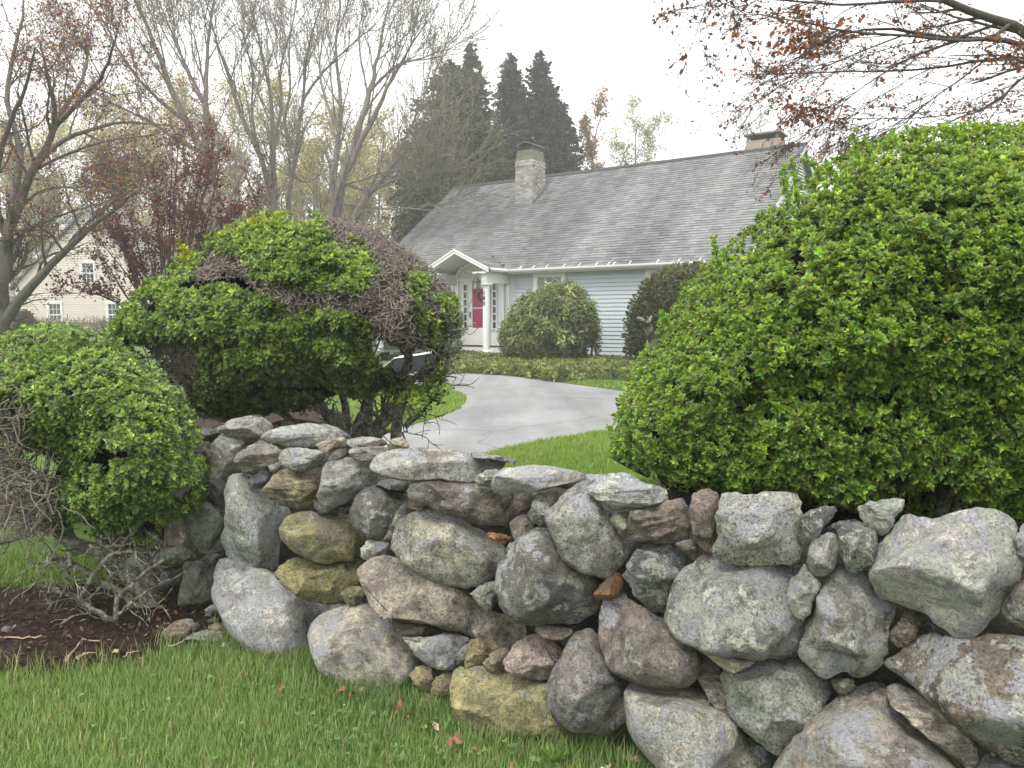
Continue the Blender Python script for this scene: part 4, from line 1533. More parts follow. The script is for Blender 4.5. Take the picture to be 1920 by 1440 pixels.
g.box((d0 + .05, o0 - .03, 1.30), (d0 + .085, o0 - .001, 1.50))
g.tube([(d0 + .07, o0 - .03, 1.47), (d0 + .07, o0 - .06, 1.47), (d0 + .14, o0 - .06, 1.47)], .012, 6)
g.make('handle', M['metal_dark'], door)
g = Parts()
tt = np.linspace(0, 2 * math.pi, 25)
g.tube(np.stack([DC + .10 + .13 * np.cos(tt), np.full(25, o0 - .03), 2.02 + .15 * np.sin(tt)], 1), .035, 6)
wr = g.make('wreath', M['bark_red'], None, world=False)
wr.parent = None
wr.location = house.location
wr.rotation_euler = house.rotation_euler
tag(wr, 'small dark brown wreath hanging on the red door', 'wreath')
for sg in (-1, 1):
    x = DC + sg * .60
    g = Parts()
    for a_, b_ in ((-.10, -.062), (.062, .10)):
        g.box((x + a_, FW - .06, .85), (x + b_, FW - .02, 2.46))
    n = 6
    zz = np.linspace(.95, 2.42, n + 1)
    for q in zz:
        g.box((x - .062, FW - .058, q - .022), (x + .062, FW - .02, q + .022))
    sl = g.make('sidelight', M['white'], surr)
    for qa, qb in zip(zz[:-1], zz[1:]):
        q = Parts()
        q.box((x - .062, FW - .034, qa + .022), (x + .062, FW - .028, qb - .022))
        q.make('pane', M['glass'], sl)
# lantern on the beam end
lx, ly, lz = PC + .93, PW - .13, 2.42
g = Parts()
g.box((lx - .09, ly - .09, lz - .25), (lx + .09, ly + .09, lz - .23))
for a_ in (-1, 1):
    for b_ in (-1, 1):
        g.box((lx + a_ * .08 - .008, ly + b_ * .08 - .008, lz - .23), (lx + a_ * .08 + .008, ly + b_ * .08 + .008, lz - .02))
g.lathe([(.13, lz - .02), (.10, lz + .03), (.035, lz + .12), (.0, lz + .13)], (lx, ly, 0), 12)
g.tube([(lx, ly, lz + .12), (lx, ly, lz + .23), (lx + .04, ly + .07, lz + .25)], .012, 6)
lan = g.make('lantern', M['metal_dark'], None)
lan.location = house.location
lan.rotation_euler = house.rotation_euler
tag(lan, 'dark metal lantern hanging by the white porch column', 'lantern')
g = Parts()
g.box((lx - .07, ly - .07, lz - .228), (lx + .07, ly + .07, lz - .022))
g.make('lantern_glass', M['glass_lit'], lan)

# ------------------------------------------------------------------ cream house far left
CY = 43.0
mpp = CY / FPX
cx = lambda px: (px - 960) * mpp
cz = lambda py: atY([[960, py]], CY)[0][2]
c_x0, c_x1 = cx(36), cx(306)
cm = (c_x0 + c_x1) / 2
cream = thing('cream_house', (cm, CY, GZ), 'cream clapboard house with white twelve pane windows behind the maple', 'house')
zeav, zap = cz(536) - GZ, cz(398) - GZ
hw = (c_x1 - c_x0) / 2
g = Parts()
g.box((-hw, 0, -.2), (hw, 9, zeav))
g.prism([(-hw, 0, zeav), (hw, 0, zeav), (0, 0, zap)], (0, 9, 0))
g.box((-hw - 2.6, 3, -.2), (-hw - .01, 8, zeav - .6))
g.make('wall', M['cream'], cream)
cw = Parts()
z = .2
CWIN = [(cx(93) - cm, cx(122) - cm, cz(611) - GZ, cz(566) - GZ), (cx(158) - cm, cx(187) - cm, cz(531) - GZ, cz(490) - GZ), (cx(203) - cm, cx(232) - cm, cz(611) - GZ, cz(566) - GZ)]
while z < zap - .15:
    z1 = z + .125
    xl = hw if z < zeav else hw * (zap - z) / (zap - zeav)
    cuts = [-xl]
    for a, b, c, d in CWIN:
        if c < z1 and d > z and a > -xl and b < xl:
            cuts += [a, b]
    cuts.append(xl)
    for a, b in zip(cuts[::2], cuts[1::2]):
        if b - a > .02:
            cw.hexa([(a, -.045, z), (b, -.045, z), (b, .002, z), (a, .002, z), (a, -.008, z1), (b, -.008, z1), (b, .002, z1), (a, .002, z1)])
    z = z1
cw.make('clapboards', M['cream'], cream, kind='stuff')
for a, b, c, d in CWIN:
    window_part(cream, lambda s, o, z: (s, -o - .01, z), a, b, c, d, 3, 2, M['white'], M['glass'], deep=.06, case=.10)
g = Parts()
ov_ = .25
for sg in (-1, 1):
    k = (zap - zeav) / hw
    g.prism([(0, -.2, zap + .16), (sg * (hw + ov_), -.2, zeav - ov_ * k + .16), (sg * (hw + ov_), -.2, zeav - ov_ * k), (0, -.2, zap)], (0, 9.4, 0))
g.prism([(-hw - 2.9, 2.8, zeav - .6), (-hw - .02, 2.8, zeav - .6), (-hw - .02, 5.5, zeav + .7), (-hw - 2.9, 5.5, zeav + .7)], (0, 0, .12))
g.make('roof', M['shingle'], cream)
g = Parts()
g.box((-hw - .01, -.05, 0), (-hw + .13, -.03, zeav - .05))
g.box((hw - .13, -.05, 0), (hw + .01, -.03, zeav - .05))
g.make('corner_board', M['white'], cream)
g = Parts()
g.box((cx(64) - cm, 3.0, zeav + .4), (cx(92) - cm, 4.0, cz(404) - GZ + .0))
cch = g.make('chimney', M['offwhite'], cream)
g = Parts()
g.box((cx(60) - cm, 2.9, cz(404) - GZ), (cx(96) - cm, 4.1, cz(396) - GZ))
g.make('chimney_cap', M['metal_grey'], cch)

# ------------------------------------------------------------------ trees
DIA = (np.array([(0, 0, 0), (-.32, .5, .1), (0, 1, 0), (.32, .5, .1)]), np.array([(0, 1, 2), (0, 2, 3)]))
LEAF4 = blade_leaf(.3)


def limb3(s, Y, dY, r0, r1, n, rng, jit=.0):
    q = smooth_line(P(s), n, 2)
    y = Y + dY * np.linspace(0, 1, n) ** 1.3
    p = atY(q, y)
    p[1:] += rng.normal(size=(n - 1, 3)) * jit
    return p, np.linspace(r0, r1, n)


def proj(p):
    q = p - np.array([0, 0, EYE])
    f = q[:, 1] * CP - q[:, 2] * SP
    return np.stack([960 + FPX * q[:, 0] / f, 720 - FPX * (q[:, 1] * SP + q[:, 2] * CP) / f], 1)


def leaves_on(lv, pts, rng, n, size, cols, spread=.03, T=DIA, tmin=.2, droop=0.0, where=None):
    if where is not None:                        # only the twigs of certain boughs
        e = proj(pts[:, -1])
        pts = pts[np.any([inside(P(w), e) for w in where], axis=0)]
    """n leaves at random spots along the given twigs"""
    B, m, _ = pts.shape
    b = rng.integers(0, B, n)
    t = tmin + (1 - tmin) * rng.random(n)
    f = t * (m - 1)
    i = np.minimum(f.astype(int), m - 2)
    w = (f - i)[:, None]
    pos = pts[b, i] * (1 - w) + pts[b, i + 1] * w + rng.normal(size=(n, 3)) * spread
    ax = rng.normal(size=(n, 3))
    ax[:, 2] -= droop
    R = frames(ax, rng)
    R = R[:, [0, 2, 1], :]                       # leaf blade along the axis
    ci = rng.integers(0, len(cols), n)
    c = np.asarray(cols)[ci] * np.exp(rng.normal(size=(n, 1)) * .25) * (1 + rng.normal(size=(n, 3)) * .08)
    lv.add(T[0], T[1], pos, R, size * (.6 + .8 * rng.random(n)), np.clip(c, .003, .9))


def traced_tree(name, label, cat, limbs, Y, spec, bark, seed, leaf=None, group=None, leafmat='leaf_soft', base=None, trunk_n=1):
    """limbs: (photo polyline, depth change, r0, r1). spec: list of sprout settings, one per branching order"""
    rng = np.random.default_rng(seed)
    n0 = 16
    P0, R0 = [], []
    for s, dY, r0, r1, *rest in limbs:
        k_ = .78 if name == 'bare_tree' else 1.0
        p, r = limb3(s, Y + (rest[0] if rest else 0), dY, r0 * k_, r1 * k_, n0, rng, r0 * .12)
        P0.append(p)
        R0.append(r)
    P0, R0 = np.array(P0), np.array(R0)
    b = base if base is not None else (P0[0, 0, 0], P0[0, 0, 1], GZ)
    t = thing(name, b, label, cat, group)
    V, F = join_tubes([(P0[:trunk_n], R0[:trunk_n], 10)])
    mk('trunk', V, F, bark, t, smooth=True)
    lv = [(P0[trunk_n:], R0[trunk_n:], 8)] if len(P0) > trunk_n else []
    cur, cr = P0, R0
    hist = []
    for k, s in enumerate(spec):
        cur2, cr2 = sprout(cur, cr, rng=rng, **{q: s[q] for q in s if q not in ('k', 'keep')})
        lv.append((cur2, cr2, s.get('k', 4)))
        hist.append(cur2)
        if s.get('keep'):                         # also let the main limbs carry the next order
            pass
        cur, cr = cur2, cr2
    V, F = join_tubes(lv)
    mk('crown', V, F, bark, t, smooth=True)
    if leaf:
        L = Leaves()
        for (order, n, size, cols, kw) in leaf:
            leaves_on(L, hist[order], rng, n, size, cols, **kw)
        L.make('leaves', M[leafmat], t, kind='stuff')
    return t


RED = [(.20, .045, .055), (.14, .03, .04), (.26, .08, .05), (.10, .03, .035)]
YEL = [(.30, .27, .06), (.22, .22, .05), (.36, .26, .08)]
OLV = [(.20, .19, .06), (.26, .23, .08), (.16, .16, .05), (.30, .24, .11)]
# red-budding maple near the street, far left
maple = traced_tree('red_maple', 'grey trunked maple with red buds leaning over the cream house', 'tree', [
    ('-6,680 2,600 5,540 8,490 13,452', 0.0, .15, .12),
    ('13,452 39,370 65,312 97,260 104,221 98,180 88,143 76,80', -1.0, .10, .015),
    ('98,240 125,215 160,180 190,150 212,90 225,40', -1.5, .05, .01),
    ('97,250 118,205 150,165 165,110 172,50', 1.0, .05, .01),
    ('13,445 30,360 40,300 30,240 10,190 20,120 40,50 46,-30', 1.2, .08, .015),
    ('10,440 -10,380 -5,300 20,220 50,160 64,90', -1.6, .07, .015),
    ('2,610 39,559 84,507 117,475 162,435 215,390 262,355', -1.2, .10, .014),
    ('117,475 150,430 205,385 270,340', 1.0, .035, .008),
    ('65,312 117,260 169,244 221,228 275,232 330,236', 1.5, .05, .01),
    ('68,318 120,290 185,268 240,258 290,252', -1.0, .03, .008),
    ('20,440 70,420 130,398 195,380 235,366', -2.0, .03, .008),
    ('12,500 -20,450 -60,400 -100,340', .5, .06, .015),
    ('24,410 55,370 90,352 130,350 160,362', -.8, .03, .008),
], 14.0, [
    dict(m=8, L=(.9, 1.9), ang=(20, 60), n=8, wander=.16, up=.10, rr=.42, rmin=.007, k=5),
    dict(m=7, L=(.4, 1.0), ang=(25, 65), n=6, wander=.18, up=.10, rr=.5, rmin=.0042, k=4),
    dict(m=7, L=(.22, .55), ang=(25, 70), n=4, wander=.2, up=.08, rr=.55, rmin=.0032, k=3),
], M['bark_grey'], 11, leaf=[(2, 9000, .042, RED, dict(spread=.03)), (2, 2600, .045, YEL, dict(spread=.04)), (1, 1800, .05, [(.33, .13, .05), (.30, .20, .06)], dict(spread=.05))], leafmat='leaf_red')

# purple-leaved plum: many straight stems from one stool
prng = np.random.default_rng(12)
stems = []
for k in range(27):
    bx = 258 + 4.2 * k + 6 * prng.random()
    lean = (bx - 312) * 2.2 + prng.normal() * 24
    tx = np.clip(bx + lean, 190, 500)
    ty = 232 + 190 * prng.random() + abs(tx - 330) * .38
    mx = bx + (tx - bx) * .42
    stems.append((f'{bx * .25 + 310 * .75 - 6 + 12 * prng.random():.0f},660 {bx:.0f},560 {mx:.0f},{(560 + ty) / 2:.0f} {tx:.0f},{ty:.0f}', prng.normal() * 1.2, .022 + .018 * prng.random(), .006))
stems += [('312,660 330,520 352,470 372,400 392,330 400,262', -.5, .05, .012), ('310,660 262,590 228,545 205,500 180,470', -1.2, .03, .006),
          ('308,660 270,610 220,565 160,545 112,528', -1.5, .025, .005), ('305,660 260,600 215,560 172,535 140,560', -1.8, .02, .004)]
traced_tree('plum_bush', 'tall purple leaved plum with many thin upright stems by the cream house', 'small tree', stems, 16.0, [
    dict(m=8, L=(.35, 1.0), ang=(12, 40), n=5, wander=.08, up=.14, rr=.5, rmin=.005, k=4, tmin=.42),
    dict(m=6, L=(.2, .5), ang=(20, 55), n=4, wander=.12, up=.10, rr=.6, rmin=.004, k=3),
], M['bark_red'], 13, leaf=[(1, 8500, .058, [(.115, .028, .033), (.085, .03, .028), (.16, .04, .045), (.12, .06, .04)], dict(spread=.035)), (0, 1800, .06, [(.115, .028, .033), (.085, .03, .028)], dict(spread=.03))], leafmat='leaf_red')

# three tall bare trees, hazy, beyond the drive
BARE = [
    dict(m=9, L=(2.2, 5.2), ang=(14, 42), n=9, wander=.10, up=.16, rr=.42, rmin=.018, k=5, tmin=.25),
    dict(m=7, L=(1.0, 2.6), ang=(18, 50), n=6, wander=.14, up=.12, rr=.5, rmin=.011, k=4),
    dict(m=6, L=(.4, 1.1), ang=(20, 55), n=4, wander=.16, up=.1, rr=.55, rmin=.0065, k=3),
]
BUD = [(.19, .17, .10), (.15, .13, .09), (.22, .20, .10)]
traced_tree('bare_tree', 'tall bare tree with two long upright leaders above the plum', 'tree', [
    ('436,700 425,560 412,440 398,350 380,285', 0, .30, .22),
    ('382,290 362,250 345,222 318,160 296,95 262,20 230,-60', -1.5, .2, .03),
    ('345,225 300,190 252,140 214,80 180,10', -2, .10, .02),
    ('386,300 388,215 385,140 392,60 405,-20', 1.5, .18, .03),
    ('388,200 350,130 322,60 290,-20', 1, .09, .02),
    ('398,350 415,270 400,220 350,150 345,80', -1, .10, .02),
    ('380,285 330,262 280,225 200,190 150,150', -2.5, .10, .02),
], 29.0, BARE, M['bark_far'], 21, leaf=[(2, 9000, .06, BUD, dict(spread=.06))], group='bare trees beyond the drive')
traced_tree('bare_tree', 'slender bare tree with forked grey leaders beyond the plum', 'tree', [
    ('522,700 520,560 514,450 512,370 512,330', 0, .26, .20),
    ('512,372 497,326 483,278 460,234 436,170 410,90 385,0', -1.5, .15, .03),
    ('512,336 513,263 508,190 492,100 470,10', .8, .15, .03),
    ('513,263 530,200 522,130 545,60 560,-20', 1.5, .10, .02),
    ('483,278 470,210 476,140 455,60', -1.5, .08, .02),
    ('539,700 538,560 539,397 545,347 552,297 562,240 568,180 578,90 606,0', 1.0, .24, .03, .6),
    ('552,300 530,240 546,170 540,90 555,10', 1.5, .09, .02, .6),
    ('566,190 600,140 640,100 700,50', -1.5, .08, .02, .6),
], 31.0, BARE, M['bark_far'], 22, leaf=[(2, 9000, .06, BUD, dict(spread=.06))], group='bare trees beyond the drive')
traced_tree('bare_tree', 'wide spreading bare tree with a long limb leaning to the conifers', 'tree', [
    ('640,720 636,560 628,450 622,405 637,357 652,309', 0, .36, .24),
    ('652,309 666,263 681,217 694,170 712,90 730,0', 1.0, .20, .03),
    ('654,315 679,259 706,211 724,170 760,100 800,40', -1.5, .16, .02),
    ('622,420 625,347 627,297 637,243 639,180 628,90 640,0', 1.5, .18, .03),
    ('637,250 610,190 596,120 612,40', 2, .09, .02),
    ('640,560 658,415 685,374 722,328 762,278 802,232 845,198', -1.5, .24, .03),
    ('722,328 770,240 800,170 826,110', 1.0, .10, .02),
    ('643,382 679,386 720,392 775,390 830,398', -2.5, .08, .02),
    ('650,345 690,360 711,351 747,334 802,324 866,312', -3, .10, .02),
    ('646,345 680,338 715,322 745,318', -2, .06, .02),
    ('625,300 600,330 570,345 548,330 540,300', -2, .06, .02),
    ('694,170 740,120 790,110 822,96', -1.5, .08, .02),
], 30.0, BARE, M['bark_far'], 23, leaf=[(2, 7000, .065, BUD + [(.28, .26, .12)], dict(spread=.07))], group='bare trees beyond the drive')


def free_tree(name, label, px, Y, top_py, spread, seed, bark, leaf=None, r0=.22, leafmat='leaf_soft', group=None, orders=3, dens=1.0, lean=0.0, upk=.15):
    """upright tree grown from its foot at photo column px and depth Y up to photo row top_py"""
    rng = np.random.default_rng(seed)
    x = (px - 960) / FPX * Y
    top = atY([[px, top_py]], Y)[0][2]
    H = top - GZ
    n0 = 14
    lim = []
    base = np.array([x, Y, GZ - .2])
    main = base + np.linspace(0, 1, n0)[:, None] * np.array([lean * H, 0, H * .92])
    main[1:] += np.cumsum(rng.normal(size=(n0 - 1, 3)) * .012 * H, 0) * np.array([1, 1, 0])
    P0 = main[None]
    R0 = np.linspace(r0, .03, n0)[None]
    t = thing(name, (x, Y, GZ), label, 'tree', group)
    V, F = join_tubes([(P0, R0, 9)])
    mk('trunk', V, F, bark, t, smooth=True)
    a, ar = sprout(P0, R0, int(12 * dens), (H * spread * .7, H * spread * 1.25), (28, 58), 9, rng, .10, upk, .5, .22, .97, .02)
    b, br = sprout(a, ar, 8, (H * spread * .25, H * spread * .6), (25, 55), 6, rng, .14, upk * .6, .5, .2, 1, .012)
    c, cr = sprout(b, br, 6, (H * spread * .1, H * spread * .25), (25, 60), 4, rng, .16, upk * .5, .55, .2, 1, .010)
    lv = [(a, ar, 5), (b, br, 4), (c, cr, 3)]
    V, F = join_tubes(lv)
    mk('crown', V, F, bark, t, smooth=True)
    if leaf:
        L = Leaves()
        for n, size, cols, sp in leaf:
            leaves_on(L, c, rng, n, size, cols, spread=sp)
        L.make('leaves', M[leafmat], t, kind='stuff')
    return t


def copy_tree(src, loc, rz, s, label):
    """a copy of a thing and of each of its parts"""
    c = src.copy()
    sc.collection.objects.link(c)
    c.location = loc
    c.rotation_euler = (0, 0, rz)
    c.scale = (s, s, s)
    c['label'] = label
    for ch in src.children:
        d = ch.copy()
        sc.collection.objects.link(d)
        d.parent = c
    return c


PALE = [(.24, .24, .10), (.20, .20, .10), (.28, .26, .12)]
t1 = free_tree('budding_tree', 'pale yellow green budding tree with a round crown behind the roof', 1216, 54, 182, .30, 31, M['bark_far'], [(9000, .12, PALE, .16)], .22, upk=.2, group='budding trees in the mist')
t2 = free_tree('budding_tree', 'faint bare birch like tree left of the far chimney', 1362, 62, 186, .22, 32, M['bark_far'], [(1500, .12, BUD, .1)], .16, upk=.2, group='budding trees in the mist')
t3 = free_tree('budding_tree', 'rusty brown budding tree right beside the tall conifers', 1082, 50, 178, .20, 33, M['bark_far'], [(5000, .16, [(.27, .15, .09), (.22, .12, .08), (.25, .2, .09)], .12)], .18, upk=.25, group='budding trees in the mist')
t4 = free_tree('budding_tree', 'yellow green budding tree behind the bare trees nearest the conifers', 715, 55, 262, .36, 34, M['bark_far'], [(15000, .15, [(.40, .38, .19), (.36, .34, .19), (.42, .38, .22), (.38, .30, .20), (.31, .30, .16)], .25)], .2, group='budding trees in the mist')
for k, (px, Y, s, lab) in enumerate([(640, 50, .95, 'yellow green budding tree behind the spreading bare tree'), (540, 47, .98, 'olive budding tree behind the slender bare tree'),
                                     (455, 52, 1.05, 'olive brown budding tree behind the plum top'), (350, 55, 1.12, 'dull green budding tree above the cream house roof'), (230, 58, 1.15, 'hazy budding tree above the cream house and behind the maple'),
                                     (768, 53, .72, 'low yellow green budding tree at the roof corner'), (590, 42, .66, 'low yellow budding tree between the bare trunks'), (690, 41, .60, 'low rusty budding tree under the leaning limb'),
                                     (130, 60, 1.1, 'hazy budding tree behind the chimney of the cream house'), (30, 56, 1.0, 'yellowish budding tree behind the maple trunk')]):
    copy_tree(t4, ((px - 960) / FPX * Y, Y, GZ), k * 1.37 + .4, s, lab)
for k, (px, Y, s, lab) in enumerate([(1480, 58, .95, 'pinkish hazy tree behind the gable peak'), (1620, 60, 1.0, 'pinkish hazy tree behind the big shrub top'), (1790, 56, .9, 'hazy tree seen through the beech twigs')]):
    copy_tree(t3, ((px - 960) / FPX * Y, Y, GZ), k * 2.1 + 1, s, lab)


def conifer(label, px, Y, top_py, Rb, seed, n, cols, taper=.85, zmin=.15, size=.5, cat='conifer'):
    n, size = int(n * 2.6), size * .56
    rng = np.random.default_rng(seed)
    x = (px - 960) / FPX * Y
    H = atY([[px, top_py]], Y)[0][2] - GZ
    t = thing('conifer', (x, Y, GZ), label, cat, 'conifers behind the house')
    g = Parts()
    g.tube([(x, Y, GZ - .1), (x, Y, GZ + H * .5), (x, Y, GZ + H * .99)], [.3, .17, .02], 8)
    g.make('trunk', M['bark_far'], t, world=True)
    # boughs
    nb = 420
    zf = zmin + (1 - zmin) * rng.random(nb) ** .9
    az = rng.random(nb) * 2 * math.pi
    L = Rb * np.clip((1 - zf), .015, 1) ** taper * (.75 + .5 * rng.random(nb)) * (1 + .25 * np.sin(az * 3 + seed) * (1 - zf))
    u = np.linspace(0, 1, 6)
    bx = np.stack([x + np.cos(az)[:, None] * L[:, None] * u, Y + np.sin(az)[:, None] * L[:, None] * u,
                   GZ + (zf * H)[:, None] + L[:, None] * (.18 * u - .38 * u * u + .16 * u ** 4)], -1)
    V, q = tube_arrays(bx, np.repeat(np.linspace(.035, .008, 6)[None], nb, 0), 3)
    mk('boughs', V, q, M['bark_far'], t, kind='stuff')
    lv = Leaves()
    w = L / L.sum()
    b = rng.choice(nb, n, p=w)
    f = (1 - rng.random(n) ** 1.6) * 5
    i = np.minimum(f.astype(int), 4)
    ff = (f - i)[:, None]
    pos = bx[b, i] * (1 - ff) + bx[b, i + 1] * ff + rng.normal(size=(n, 3)) * np.array([.16, .16, .10]) * (Rb / 2.2) * (.25 + .9 * np.clip(1 - zf[b], 0, 1) ** .5)[:, None]
    out = np.stack([np.cos(az[b]), np.sin(az[b]), np.full(n, -.15)], 1) + rng.normal(size=(n, 3)) * .55
    R = frames(out, rng)[:, [0, 2, 1], :]
    c = vary(np.asarray(cols)[rng.integers(0, len(cols), n)], n, rng, .25, .08)
    lv.add(DIA[0], DIA[1], pos, R, size * (.6 + .8 * rng.random(n)), c)
    # leader tuft
    m = 160
    zt = rng.random(m)
    pos = np.stack([x + rng.normal(size=m) * .12 * (1.15 - zt), Y + rng.normal(size=m) * .12 * (1.15 - zt), GZ + H * (.93 + .075 * zt)], 1)
    R = frames(rng.normal(size=(m, 3)) + np.array([0, 0, .8]), rng)[:, [0, 2, 1], :]
    lv.add(DIA[0], DIA[1], pos, R, size * .55, vary(np.asarray(cols)[0], m, rng))
    lv.make('needles', M['leaf_soft'], t, kind='stuff')
    return t


DK = [(.042, .048, .038), (.05, .055, .042), (.035, .042, .035)]  # needle greys lightened to put distant mist into their colour
GR = [(.06, .082, .028), (.048, .065, .025), (.085, .105, .04), (.035, .046, .024)]
conifer('tall dark conifer with a slim point behind the chimney, middle of three', 958, 50, 104, 3.7, 41, 11000, DK, taper=.82)
conifer('tall dark conifer with a slim point nearest the rusty tree', 1012, 49, 98, 3.9, 42, 11500, DK, taper=.82)
conifer('tall dark conifer rising out of the broad evergreen', 886, 51, 84, 3.7, 43, 11000, DK, taper=.82)
conifer('shorter dark conifer filling between the tall ones behind the chimney', 1050, 48, 196, 3.0, 44, 8000, DK + GR[:1], taper=.7)
conifer('broad green evergreen with a rusty top in front of the dark conifers', 846, 45, 122, 4.3, 45, 15000, GR + DK[:1], taper=.5, size=.42)
conifer('low dense evergreen over the roof corner', 890, 40, 214, 3.0, 46, 9000, GR, taper=.5, size=.38)
conifer('low dark evergreen at the lower roof corner by the bare limbs', 812, 40, 322, 2.4, 47, 6000, GR + DK[:1], taper=.5, size=.34)

# far wood closing the view
wrng = np.random.default_rng(51)
L = Leaves()
n = 26000
px_ = -250 + 2500 * wrng.random(n)
Yw = 66 + 22 * wrng.random(n)
hgt = 7.0 + 3.0 * vnoise(np.c_[px_ / 90, np.zeros(n), np.zeros(n)], 4) + 2.0 * vnoise(np.c_[px_ / 30, np.zeros(n), np.ones(n)], 5)
zw = GZ + hgt * wrng.random(n) ** .8
pos = np.stack([(px_ - 960) / FPX * Yw, Yw, zw], 1)
R = frames(wrng.normal(size=(n, 3)), wrng)
L.add(DIA[0], DIA[1], pos, R, .45 + .5 * wrng.random(n), vary(np.asarray(OLV + [(.28, .22, .12), (.24, .19, .12)])[wrng.integers(0, 6, n)], n, wrng, .2, .08))
L.make('far_woods', M['leaf_soft'], None, kind='stuff')

# copper beech reaching in from beyond the right edge
BEECH_THIN = .72
BEECH = [
    ('2290,760 2286,420 2270,200 2240,60', 0, .24, .17),
    ('2262,260 2120,180 1985,92 1892,47 1833,24 1766,-2 1700,-30', -.6, .10, .03),
    ('2250,300 2080,190 1960,100 1872,70 1793,75 1714,59 1635,51 1580,62 1520,92', -.2, .06, .008),
    ('1892,47 1860,72 1800,78 1700,66 1600,62 1500,40 1440,30', -1.0, .022, .006, -.6),
    ('2270,330 2060,210 1920,106 1850,110 1760,130 1600,134 1480,138 1400,140', .5, .03, .006),
    ('2275,380 2100,250 1960,130 1900,148 1870,200 1800,214 1720,222 1640,223 1570,222', 1.0, .02, .005),
    ('2280,420 2100,280 1950,130 1915,140 1890,176 1850,206 1800,218 1760,240', -.5, .024, .008),
    ('1766,2 1700,0 1600,10 1500,5 1400,-10 1300,0', -1.2, .02, .004, -.6),
    ('1714,59 1640,86 1560,120 1480,150 1420,190', .8, .012, .004),
    ('1850,110 1800,150 1740,190 1690,240 1650,250', .4, .012, .004),
    ('1793,75 1700,110 1620,160 1560,210 1520,260', .8, .012, .004),
    ('2280,470 2120,330 1990,200 1950,230 1930,260 1900,280', .5, .02, .006),
]
BEECH = [(a[0], a[1], a[2] * (BEECH_THIN if i else 1), a[3] * (BEECH_THIN if i else 1), *a[4:]) for i, a in enumerate(BEECH)]
traced_tree('copper_beech', 'beech branches with curled copper leaves hanging in from the upper right edge', 'tree', BEECH, 7.2, [
    dict(m=12, L=(.5, 1.3), ang=(12, 45), n=7, wander=.10, up=-.025, rr=.42, rmin=.004, k=4, tmin=.3),
    dict(m=7, L=(.22, .6), ang=(18, 50), n=5, wander=.12, up=-.02, rr=.5, rmin=.0026, k=3),
    dict(m=5, L=(.08, .24), ang=(20, 55), n=4, wander=.14, up=-.02, rr=.6, rmin=.0022, k=3),
], M['bark_beech'], 61, leaf=[(2, 4200, .030, [(.10, .065, .055), (.12, .07, .06), (.08, .065, .05)], dict(spread=.006)),
                            (1, 1100, .046, [(.24, .095, .045), (.20, .075, .035), (.28, .13, .06)], dict(spread=.012, droop=.6)),
                            (1, 800, .048, [(.25, .105, .055), (.22, .08, .035), (.30, .14, .06)], dict(spread=.05, droop=.6, where=['1400,60 1480,20 1600,10 1600,70 1500,90 1380,110 1350,90', '1840,60 1930,50 1930,130 1800,140', '1460,190 1560,170 1540,230 1450,240']))], leafmat='leaf_red', base=(6.65, 7.2, GZ))
# denser tufts of copper leaves where the picture shows them

# ------------------------------------------------------------------ shrubs
class Mound:
    """rounded shrub volume: its outline stands at depth Y, the near side bulges up to T metres nearer"""
    def __init__(s, outline, Y, T, edge=None, lump=.10, seed=0, dY=None, hold=None):
        s.hold = hold
        s.o = smooth_line(np.r_[P(outline), P(outline)[:1]], 120, 2)[:-1] if isinstance(outline, str) else outline
        s.Y, s.T, s.seed, s.lump, s.dY = Y, T, seed, lump, dY
        d, _ = edge_dist(s.o, sample_poly(s.o, 500, np.random.default_rng(1)))
        s.R = edge or d.max()

    def surf(s, q, depth):
        """photo points + depth inside the near surface -> world point, outward normal"""
        d, v = edge_dist(s.o, q)
        t = np.clip((d + (s.hold(q) if s.hold else 0)) / s.R, 0, 1)
        b = np.sqrt(np.clip(1 - (1 - t) ** 2, 0, 1))
        Y0 = s.Y + (s.dY(q) if s.dY else 0)
        p0 = atY(q, np.full(len(q), s.Y))
        ln = s.lump * (fbm(p0 * 3.5, 2, s.seed) + .5 * vnoise(p0 * 9, s.seed + 3))
        y = Y0 - s.T * b - ln * b + np.minimum(depth, 2 * s.T * b)
        p = atY(q, y)
        n = np.stack([v[:, 0] * -1 * (1 - t) * -1, -b, v[:, 1] * (1 - t)], 1)
        n = np.stack([v[:, 0] * (1 - t), -b, -v[:, 1] * (1 - t)], 1)
        e = .03
        return p, unit(n)

    def core(s, name, mat, parent, inset=.22, shrink=.10):
        """closed inner volume, coloured dark for the shade inside the shrub"""
        c = s.o.mean(0)
        o = c + (s.o - c) * (1 - shrink)
        k = len(o)
        rows = []
        rr = [0.02, .2, .4, .6, .75, .87, .95, 1.0]
        for sgn in (1, -1):
            for r in (rr if sgn > 0 else rr[::-1]):
                q = c + (o - c) * r
                d, _ = edge_dist(s.o, q)
                t = np.clip((d + (s.hold(q) * np.clip(d / 40, 0, 1) if s.hold else 0)) / s.R, 0, 1)
                b = np.sqrt(np.clip(1 - (1 - t) ** 2, 0, 1))
                y = s.Y + (s.dY(q) if s.dY else 0) - sgn * np.maximum(s.T * b - inset, .01)
                p = atY(q, y)
                p += (.05 * fbm(p * 8, 2, 4))[:, None]
                rows.append(p)
        V = np.concatenate(rows)
        j = np.arange(k)
        F = np.concatenate([np.stack([a * k + j, a * k + (j + 1) % k, (a + 1) * k + (j + 1) % k, (a + 1) * k + j], 1) for a in range(len(rows) - 1)])
        return mk(name, V, F, mat, parent, smooth=True)


